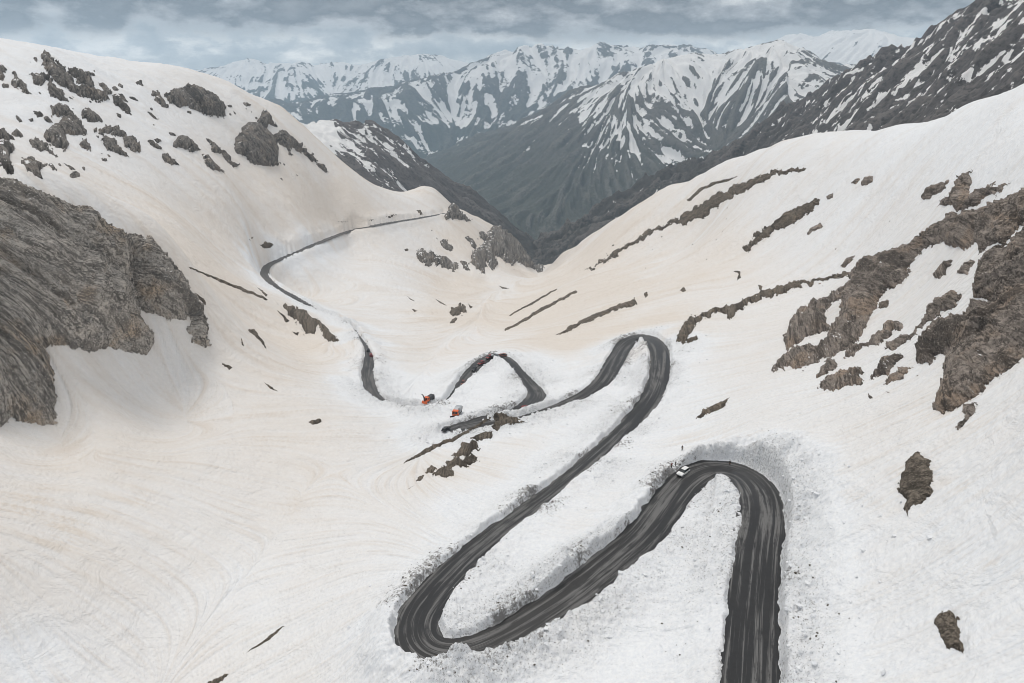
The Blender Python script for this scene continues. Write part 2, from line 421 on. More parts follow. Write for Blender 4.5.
# ---- asphalt
def asphalt_material():
    k = NT('asphalt'); p = k.pos()
    uv = k.n('ShaderNodeUVMap', uv_map='UVMap').outputs[0]
    s1 = k.noise(k.scale(uv, (0.022, 0.75, 1)), 1.0, 6, 0.66, 0.3)
    s2 = k.noise(k.scale(uv, (0.10, 2.2, 1)), 1.0, 5, 0.7, 0.4)
    n = k.noise(p, 0.5, 5, 0.6)
    c = k.mix(n, (0.014, 0.0135, 0.0138), (0.029, 0.0275, 0.0275))
    dry = k.math('MULTIPLY', k.step(s1, 0.48, 0.58), k.step(k.math('ADD', s2, k.math('MULTIPLY', k.noise(p, 0.16, 5, 0.65), 0.7)), 0.70, 0.86))
    c = k.mix(k.math('MULTIPLY', dry, 0.8), c, (0.18, 0.176, 0.172))
    c = k.mix(k.math('MULTIPLY', k.step(s2, 0.60, 0.72), 0.5), c, (0.10, 0.098, 0.096))
    r = k.math('ADD', 0.42, k.math('MULTIPLY', dry, 0.4))
    return k.out(c, r, k.bump(n, 0.2, 0.15), 0.3)
ASPHALT = asphalt_material()

def road_mesh(name, C, label, drop=0.0):
    T = np.gradient(C[:, :2], axis=0); T /= np.linalg.norm(T, axis=1)[:, None]
    Nn = np.stack([-T[:, 1], T[:, 0]], 1)
    lat = np.linspace(-1, 1, 9)
    W = (C[:, 3] + 1.3)[:, None] * lat[None]
    v = np.stack([C[:, 0:1] + Nn[:, 0:1] * W, C[:, 1:2] + Nn[:, 1:2] * W, np.repeat(C[:, 2:3], 9, 1) - 0.06 * lat[None] ** 2 - drop], -1)
    o = grid_mesh(name, v.reshape(-1, 3), len(C), 9, ASPHALT)
    s = np.arange(len(C)) * 0.9
    uv = np.stack([np.repeat(s[:, None], 9, 1), W], -1).reshape(-1, 2)
    me = o.data; lay = me.uv_layers.new(name='UVMap')
    vi = np.empty(len(me.loops), np.int32); me.loops.foreach_get('vertex_index', vi)
    lay.data.foreach_set('uv', uv[vi].astype(np.float32).reshape(-1))
    return tag(o, label, 'road', kind='structure')
road_mesh('road', RA, 'wet dark asphalt road winding down through hairpin bends cut in the snow')
road_mesh('road', RB, 'lower stretch of asphalt road looping past the trucks and along the left valley side', 0.01)
# ================================================================== mountains beyond the basin
def block_noise(land, k):
    n = RNG.standard_normal((land.nv // k + 2, land.nu // k + 2)).astype(np.float32)
    return cubic_resample(n, np.arange(land.nv) / k, np.arange(land.nu) / k).astype(np.float32)

def mountain_material(name, low, high, pale, bump_s):
    k = NT(name); p = k.pos(); s = k.attr('snow'); a = k.attr('alt'); st = k.attr('streak')
    n1 = k.noise(p, bump_s, 7, 0.68); n2 = k.noise(p, bump_s * 0.16, 5, 0.6)
    r = k.mix(k.step(k.math('ADD', a, k.math('MULTIPLY', k.math('SUBTRACT', n2, 0.5), 0.8)), 0.2, 0.8), low, high)
    r = k.mix(k.math('MULTIPLY', k.step(k.math('ADD', k.math('MULTIPLY', st, 0.12), n1), 0.55, 0.8), 0.6), r, pale)
    r = k.mix(k.math('MULTIPLY', k.step(n1, 0.50, 0.36), 0.6), r, tuple(c * 0.5 for c in low))
    f = k.step(k.math('ADD', s, k.math('MULTIPLY', k.math('SUBTRACT', n1, 0.5), 2.6)), -0.06, 0.06)
    c = k.mix(f, r, (0.80, 0.79, 0.78))
    return k.out(c, 0.85, k.bump(n1, 0.9, 0.35 / bump_s), 0.15)

def mountain(name, label, az0, az1, r0, r1, nu, nv, ctrl, mat, amp, snow, tilt=None, nfreq=.022):
    l = Land(az0, az1, np.linspace(math.log(r0), math.log(r1), nv), nu, ctrl)
    R0 = l.R
    g1 = l.flow(block_noise(l, 12), 30, 1.8, tilt); g2 = l.flow(block_noise(l, 5), 20, 1.4, tilt); g3 = l.flow(block_noise(l, 2), 10, 1.2, tilt)
    q = r0
    rid = fbm(l.X / (q * .09), l.Y / (q * .09), 5, 7, ridged=True) - 0.5
    l.Z += R0 * (amp[0] * g1 + amp[1] * g2 + amp[2] * g3 + amp[3] * rid)
    tt = l.Z / R0
    s = snow(l, tt, g1, g2, g3, fbm(l.X / (q * nfreq), l.Y / (q * nfreq), 5, 17, 0.66) - 0.5)
    alt = np.clip((l.Z - np.percentile(l.Z, 5)) / (np.percentile(l.Z, 97) - np.percentile(l.Z, 5)), 0, 1)
    o = l.mesh(name, mat, {'snow': np.clip(s, -3, 3), 'alt': alt, 'streak': g2 + g3 * .6})
    tag(o, label, 'mountain', kind='structure')
    return l

deg = math.radians
BROWN = mountain_material('bare_mountainside', (0.060, 0.064, 0.050), (0.105, 0.096, 0.088), (0.16, 0.15, 0.13), 0.06)
DARKR = mountain_material('dark_mountain_rock', (0.06, 0.056, 0.05), (0.105, 0.095, 0.092), (0.17, 0.155, 0.145), 0.12)
BLUEF = mountain_material('distant_mountainside', (0.042, 0.052, 0.040), (0.08, 0.076, 0.076), (0.12, 0.115, 0.10), 0.03)

# dark craggy ridge on the right and its foot above the valley
RIDGE = [(1024,4,1500),(1002,16,1560),(969,17,1650),(954,26,1750),(921,47,1850),(893,60,1950),(855,70,2050),(829,90,2150),(786,117,2300),(755,136,2400),(722,158,2500),
 (693,171,2550),(666,180,2550),(626,200,2500),(590,220,2450),(560,240,2400),(540,252,2350),(520,262,2300),(1100,-60,1400),(1200,-120,1350),
 (1024,60,1150),(969,70,1300),(921,90,1450),(855,110,1650),(800,140,1850),(750,165,2000),(1024,110,900),(953,130,1000),(886,150,1200),(825,165,1400),(768,185,1600),
 (700,205,1800),(640,235,1850),(590,262,1800),(550,288,1750),(1100,40,900),(1200,0,850),
 (1060,20,2000),(969,60,2300),(900,110,2600),(829,140,2900),(755,180,3200),(680,220,3300),(600,265,3200),(540,300,3000)]
def snow_ridge(l, t, g1, g2, g3, n):
    u = l.az[None] * np.ones_like(t)
    low = smooth(deg(13), deg(22), u)
    return -0.80 - 0.85 * (1 - low) + 0.9 * (t + 0.06) / 0.2 * low - 0.22 * g1 - 0.24 * g2 - 0.25 * g3 + 4.8 * n + 1.0 * smooth(deg(29), deg(37), u) * smooth(-0.02, -0.07, t)
mountain('mountain_ridge', 'dark craggy mountain ridge with snow streaks behind the right snow shoulder', deg(-3), deg(52), 800, 3600, 620, 420, RIDGE, DARKR,
         (0.0045, 0.0035, 0.0020, 0.030), snow_ridge)

# low dark hill behind the left snow spur
HILL = [(303,126,2200),(331,126,2300),(360,128,2400),(377,129,2450),(388,137,2480),(400,147,2500),(416,160,2500),(431,171,2480),(453,184,2450),(478,198,2420),(497,214,2380),(526,239,2330),(545,254,2300),
 (240,110,2100),(280,120,2150),(303,165,1900),(340,160,2000),(377,165,2050),(416,195,2050),(453,215,2050),(490,245,2000),(530,275,1950),(260,160,1850),
 (340,195,1750),(400,215,1750),(450,240,1750),(500,270,1700),(303,160,2700),(377,170,2950),(431,210,2950),(497,250,2850),(545,290,2750),(260,150,2500)]
def snow_hill(l, t, g1, g2, g3, n):
    u = l.az[None] * np.ones_like(t)
    return -0.75 - 0.28 * g1 - 0.4 * g2 - 0.35 * g3 + 3.6 * n + 2.2 * smooth(deg(-12.5), deg(-16.5), u) + 0.9 * smooth(-0.11, -0.045, t) - 1.6 * smooth(deg(-8), deg(-4), u)
mountain('hill', 'dark hill flecked with snow behind the left snow spur', deg(-24), deg(4), 1600, 3100, 360, 260, HILL, DARKR, (0.0016, 0.0018, 0.0012, 0.018), snow_hill)

# broad pyramid mountain closing the valley
PYR = [(430,159,7600),(468,143,7200),(517,123,6700),(549,110,6400),(581,93,6100),(613,83,5900),(640,74,5800),(665,66,5700),(694,63,5650),(728,62,5600),(750,56,5500),(768,50,5450),(780,46,5400),
 (790,51,5320),(802,58,5260),(815,67,5200),(830,72,5150),(846,72,5200),(880,70,5300),(930,60,5400),(1000,50,5500),
 (540,246,3700),(500,222,4100),(460,195,5000),(600,240,3800),(660,215,4030),(560,200,4250),(520,180,4800),(600,160,4650),(640,190,4250),(640,130,4880),(660,100,5260),(690,150,4650),(700,105,5200),
 (710,125,4950),(740,120,4850),(770,95,4860),(750,85,5030),(780,80,4800),(800,95,4600),(820,100,4550),(690,175,4210),(730,165,4250),(780,130,4250),(850,110,4250),(930,95,4300),
 (400,190,6000),(380,215,5200),(540,275,3200),(480,240,3500),(620,265,3300),(700,220,3600),
 (430,185,9000),(517,150,8200),(581,125,7600),(640,105,7200),(694,92,7000),(750,90,6800),(780,80,6700),(830,100,6500),(930,100,6600),(400,200,8500)]
def snow_pyr(l, t, g1, g2, g3, n):
    u = l.az[None] * np.ones_like(t)
    line = -0.046 + 0.03 * smooth(deg(8), deg(4), u) + 0.025 * smooth(deg(15), deg(19), u)
    return 15 * (t - line) - 0.10 - 0.22 - 0.12 * g1 - 0.45 * g2 - 0.75 * g3 + 2.8 * n - 0.7 * smooth(deg(8), deg(4), u) * smooth(-0.02, -0.06, t) + 0.45 * smooth(0.0, 0.05, t) - 1.6 * smooth(-0.10, -0.14, t)
mountain('mountain', 'grey green pyramid mountain with snow filled gullies closing the valley', deg(-15), deg(38), 2700, 9200, 760, 460, PYR, BROWN, (0.0022, 0.0024, 0.0012, 0.009), snow_pyr, lambda X, Y: np.hypot(X, Y) * 0.40 * deg(2.5) * np.log1p(np.exp((np.arctan2(X, Y) - deg(7)) / deg(2.5))))

# snow range beyond with blue forested foothills
FAR1 = [(266,106,9000),(295,105,9000),(329,99,9000),(368,94,9000),(408,86,9200),(440,84,9400),(471,68,9800),(494,59,10000),(517,51,10200),(526,50,10200),(549,52,10200),(575,53,10200),(600,48,10200),(620,53,10200),(645,55,10300),
 (665,52,10400),(690,51,10400),(720,56,10400),(760,60,10400),(820,70,10400),(150,112,9000),(200,108,9000),
 (430,168,7700),(380,170,7600),(330,165,7400),(280,160,7200),(470,150,7900),(520,130,8200),(580,105,8600),(640,90,9000),(430,130,8400),(380,125,8300),(320,125,8200),(500,95,9200),(550,80,9500),(600,75,9600),(450,110,8900),(700,85,9200),
 (240,130,8000),(170,130,8000),(300,200,6900),(420,200,7000),
 (266,130,10200),(368,120,10400),(440,110,10800),(517,80,11600),(600,78,11600),(690,80,11800),(800,95,11600),(150,130,10200)]
def snow_far1(l, t, g1, g2, g3, n):
    u = l.az[None] * np.ones_like(t)
    line = -0.022 + 0.03 * smooth(deg(-4), deg(-9), u)
    return 11 * (t - line) - 0.22 - 0.25 * g1 - 0.45 * g2 - 0.5 * g3 + 4.0 * n + 0.1 * smooth(0.01, 0.05, t)
mountain('far_mountains', 'snow topped mountain massif with blue hazy slopes beyond the valley', deg(-32), deg(28), 6900, 12000, 620, 300, FAR1, BLUEF, (0.0022, 0.0018, 0.0010, 0.014), snow_far1)
FAR2 = [(110,74,13000),(160,76,13000),(190,75,13000),(215,70,13000),(244,62,13000),(269,65,13000),(289,63,13000),(332,64,13000),(371,64,13000),(388,61,13000),(408,58,13000),(445,60,13000),(473,65,13000),(510,70,13000),
 (215,108,11000),(300,106,11000),(371,104,11000),(430,100,11200),(480,100,11400),(130,108,11000),(244,85,12000),(332,85,12000),(408,80,12000),(473,85,12200),
 (190,100,14600),(244,90,14600),(332,92,14600),(408,90,14600),(480,95,14600),(110,100,14600)]
def snow_far2(l, t, g1, g2, g3, n):
    return 30 * (t + 0.006) - 0.15 - 0.22 * g1 - 0.4 * g2 - 0.55 * g3 + 4.0 * n
mountain('snowy_mountains', 'long snowy mountain range under the pale clouds at the skyline', deg(-34), deg(1), 10800, 15000, 520, 200, FAR2, BLUEF, (0.0010, 0.0011, 0.0008, 0.009), snow_far2)
FAR3 = [(640,56,12500),(660,52,12500),(689,50,12500),(705,54,12500),(728,53,12500),(750,51,12500),(765,48,12500),(800,36,12000),(812,40,12000),(830,33,12000),(852,38,11800),(868,33,11500),(900,36,11300),(930,40,11000),(990,45,11000),
 (640,85,11000),(700,85,11000),(765,85,10500),(830,75,10000),(868,75,9800),(930,80,9600),(990,90,9500),(560,80,11500),(580,62,12500),
 (640,80,14000),(728,80,14000),(800,75,13500),(868,75,13000),(930,80,12800)]
mountain('cloudy_peaks', 'white peaks fading into low cloud behind the pyramid mountain', deg(3), deg(38), 9300, 14200, 420, 160, FAR3, BLUEF, (0.0012, 0.0012, 0.0008, 0.008),
         lambda l, t, g1, g2, g3, n: 0.55 - 0.4 * g2 - 0.4 * g3 + 2.4 * n + 20 * t)
# ================================================================== rock standing out of the snow
def rock_material(name, dark, mid, warm, fine, snowy=0.0):
    k = NT(name); p = k.pos(); cr = k.attr('crack')
    cv = k.n('ShaderNodeCombineXYZ'); k.l(k.attr('su'), cv.inputs[0]); k.l(k.attr('sv'), cv.inputs[1])
    b1 = k.noise(k.scale(cv.outputs[0], (1, 0.22, 1)), fine * 1.1, 6, 0.7, 0.4); b2 = k.noise(k.scale(cv.outputs[0], (1, 0.16, 1)), fine * 0.3, 5, 0.65, 0.5)
    n1 = k.noise(p, fine, 8, 0.72); n2 = k.noise(p, fine * 0.13, 5, 0.6); n3 = k.noise(p, fine * 0.4, 6, 0.7, 0.6)
    c = k.mix(k.step(n1, 0.36, 0.66), dark, mid)
    c = k.mix(k.math('MULTIPLY', k.step(n2, 0.50, 0.68), 0.75), c, warm)
    c = k.mix(k.math('MULTIPLY', k.step(n3, 0.44, 0.36), 0.55), c, tuple(x * 0.4 for x in dark))
    c = k.mix(k.math('MULTIPLY', k.step(cr, 0.30, 0.06), 0.5), c, tuple(x * 0.5 for x in dark))  # recesses between strata darkened in the colour, as painted shade
    c = k.mix(k.math('MULTIPLY', k.step(b1, 0.47, 0.38), 0.75), c, tuple(x * 0.38 for x in dark))  # crack shading painted into the colour along the strata
    c = k.mix(k.math('MULTIPLY', k.step(b2, 0.47, 0.39), 0.8), c, tuple(x * 0.35 for x in dark))
    c = k.mix(k.math('MULTIPLY', k.step(b1, 0.56, 0.68), 0.5), c, tuple(x * 1.45 for x in mid))  # faces between cracks painted lighter, as if lit
    c = k.mix(k.math('MULTIPLY', k.step(n1, 0.62, 0.78), 0.45), c, tuple(min(1, x * 1.7) for x in mid))
    for q, w_ in ((b1, 0.028), (b2, 0.022)):
        c = k.mix(k.math('MULTIPLY', k.step(k.math('ABSOLUTE', k.math('SUBTRACT', q, 0.52)), w_, 0.004), 0.75), c, tuple(x * 0.25 for x in dark))
    n4 = k.noise(p, fine * 3.6, 3, 0.6)
    c = k.mix(k.math('MULTIPLY', k.step(n4, 0.44, 0.36), 0.6), c, tuple(x * 0.4 for x in dark))
    c = k.mix(k.math('MULTIPLY', k.step(n4, 0.56, 0.66), 0.5), c, tuple(x * 1.35 for x in mid))
    if snowy:
        nz = k.n('ShaderNodeSeparateXYZ'); g = k.n('ShaderNodeNewGeometry'); k.l(g.outputs['Normal'], nz.inputs[0])
        s = k.math('ADD', k.math('MULTIPLY', nz.outputs[2], 0.5), k.math('MULTIPLY', k.noise(p, fine * 0.35, 5, 0.7), 0.8))
        c = k.mix(k.step(s, 0.98 - snowy * 0.1, 1.02 - snowy * 0.1), c, (0.8, 0.79, 0.78))
    h = k.math('ADD', k.math('ADD', k.math('MULTIPLY', n1, 0.6), k.math('MULTIPLY', n3, 0.8)), k.math('MULTIPLY', k.math('ADD', b1, b2), 1.0))
    return k.out(c, 0.9, k.bump(h, 0.9, 0.38 / fine), 0.15)
ROCKS = {
 'cliff': rock_material('grey_cliff_rock', (0.37, 0.338, 0.303), (0.53, 0.485, 0.435), (0.53, 0.40, 0.28), 0.42, 0.3),
 'brown': rock_material('brown_rock', (0.195, 0.168, 0.147), (0.33, 0.285, 0.248), (0.36, 0.27, 0.20), 0.60, 0.2),
 'grey': rock_material('dark_grey_rock', (0.165, 0.15, 0.136), (0.29, 0.264, 0.238), (0.31, 0.258, 0.21), 0.45, 0.5),
 'earth': rock_material('bare_earth', (0.125, 0.105, 0.084), (0.23, 0.195, 0.158), (0.24, 0.19, 0.14), 0.9, 0.0),
}
def sdf(px, py, poly):
    P = np.asarray(poly, float); Q = np.roll(P, -1, 0)
    shape = px.shape; x = px.ravel(); y = py.ravel()
    d = np.full(x.shape, 1e9); ins = np.zeros(x.shape, bool)
    for (ax, ay), (bx, by) in zip(P, Q):
        ex, ey = bx - ax, by - ay
        t = np.clip(((x - ax) * ex + (y - ay) * ey) / (ex * ex + ey * ey + 1e-9), 0, 1)
        d = np.minimum(d, np.hypot(x - ax - t * ex, y - ay - t * ey))
        c = ((ay > y) != (by > y)) & (x < (bx - ax) * (y - ay) / (by - ay + 1e-12) + ax)
        ins ^= c
    return np.where(ins, d, -d).reshape(shape)
ZS = L.Z.copy()                                                  # the snow surface the rocks stand in
def outcrop(name, label, cat, poly, mat, amp, group=None, warp=1.0, seed=0, frag=None):
    H = [L.hit(min(max(a, -170), 1190), b, ZS) for a, b in poly]
    H = np.array([h for h in H if h is not None])
    if len(H) < 3: return None
    P = np.array(poly, float)
    ext = max(np.ptp(P[:, 0]), np.ptp(P[:, 1]))
    n = int(min(430, max(18, ext * 1.7 + 14)))
    lost = len(H) < len(poly)
    mr = 0.06 * np.ptp(H[:, 0]) + 3; mc = 0.06 * np.ptp(H[:, 1]) + 3
    rows = np.linspace(max(1, H[:, 0].min() - mr), min(L.nv - 2, H[:, 0].max() + mr + (70 if lost and mat == 'grey' else 0)), n)
    cols = np.linspace(max(1, H[:, 1].min() - mc), min(L.nu - 2, H[:, 1].max() + mc), n)
    Rr, Cc = np.meshgrid(rows, cols, indexing='ij')
    x, y, z = (L.sample(A, Rr, Cc) for A in (L.X, L.Y, ZS))
    r = np.hypot(x, y)
    u, v = to_px(x, y, z)
    thick = float(sdf(u, v, poly).max())
    wa = min(3.2, 0.55 * thick + 0.15) * warp
    s1, s2 = u / 6.0 + seed, v / 6.0
    u2 = u + wa * 2 * (fbm(s1, s2, 5, 101, 0.72) - 0.5) * 1.7; v2 = v + wa * 2 * (fbm(s1 + 40, s2, 5, 103, 0.72) - 0.5) * 1.7
    sd = sdf(u2, v2, poly)
    m = sd * r / F_PX                                             # metres inside the outline
    A = amp * r * {'earth': 0.55, 'grey': 0.62}.get(mat, 1.0)
    # strata: cracks that run down the slope
    s = np.arctan2(x, y) * r.mean(); sg = np.where(s.mean() < 0, -1.6, 1.9)
    a = max(r.mean() * (0.022 if mat == 'cliff' else 0.014), 1.2)
    st = fbm((s - sg * z * 0.55) / a, (z * 0.9 + s * 0.2 * sg) / (a * 4.5), 4, 111 + seed, 0.5, ridged=True)
    ch = fbm(x / (a * 2.2) + z / (a * 2.5), y / (a * 2.2) - z / (a * 3), 4, 131 + seed, 0.55, ridged=True)
    fin = fbm(x / (a * .5) + z / (a * .6), y / (a * .5) - z / (a * .7), 4, 151 + seed, 0.6, ridged=True)
    prof = 1 - np.exp(-np.maximum(m, 0) / (A * 0.9 + 1e-6))
    off = A * prof * (0.12 + 1.25 * st + 0.5 * ch + (0.22 if mat == 'cliff' else 0.4) * fin) - 0.02 * A
    off = np.where(m > 0, off, m * 0.9 - 0.25 - 0.15 * A)
    # push the rock out along the slope's own normal
    xu, yu, zu = (np.gradient(q, axis=1) for q in (x, y, z)); xv, yv, zv = (np.gradient(q, axis=0) for q in (x, y, z))
    N = np.stack([yu * zv - zu * yv, zu * xv - xu * zv, xu * yv - yu * xv], -1)
    N /= np.linalg.norm(N, axis=-1)[..., None] + 1e-9
    N *= np.sign(N[..., 2:3] + 1e-9)
    k = max(3, n // 12)
    for ax in (0, 1):
        ker = np.ones(2 * k + 1) / (2 * k + 1)
        N = np.apply_along_axis(lambda q: np.convolve(np.pad(q, k, mode='edge'), ker, 'valid'), ax, N)
    N[..., 2] += 0.25; N /= np.linalg.norm(N, axis=-1)[..., None] + 1e-9
    p = np.stack([x, y, z], -1) + N * off[..., None]
    kv = sd > -1.6
    keep = kv[:-1, :-1] | kv[1:, :-1] | kv[:-1, 1:] | kv[1:, 1:]
    at = {'crack': np.clip(st, 0, 1), 'su': s - sg * z * 0.55, 'sv': z * 0.9 + s * 0.2 * sg}
    res = None
    for i, isl in enumerate(islands(keep)):
        if isl.sum() < (2 if i == 0 else 10): continue
        if i == 0: o = grid_mesh(name, p.reshape(-1, 3), n, n, ROCKS[mat], at, isl); tag(o, label, cat, group); res = o
        elif frag: o = grid_mesh('bare_earth_patch' if mat == 'earth' else 'rock', p.reshape(-1, 3), n, n, ROCKS[mat], at, isl); tag(o, frag[0], 'bare ground' if mat == 'earth' else 'rock', frag[1])
        c = o.data.vertices[len(o.data.vertices) // 2].co.copy()  # stand the thing on its own origin
        o.data.transform(Matrix.Translation(-c)); o.location = c
    return res

def islands(keep):
    """connected pieces of a cell mask, largest first"""
    lab = np.where(keep, np.arange(1, keep.size + 1).reshape(keep.shape), 0)
    while True:
        q = np.pad(lab, 1); m = lab
        for dy, dx in ((0, 1), (2, 1), (1, 0), (1, 2), (0, 0), (2, 2), (0, 2), (2, 0)):
            m = np.maximum(m, q[dy:dy + lab.shape[0], dx:dx + lab.shape[1]])
        m = np.where(keep, m, 0)
        flat = np.concatenate([[0], m.ravel()])                   # jump to the label's own label
        m = np.where(keep, np.maximum(m, flat[m]), 0)
        if (m == lab).all(): break
        lab = m
    ids, cnt = np.unique(lab[lab > 0], return_counts=True)
    return [lab == i for i in ids[np.argsort(-cnt)]]

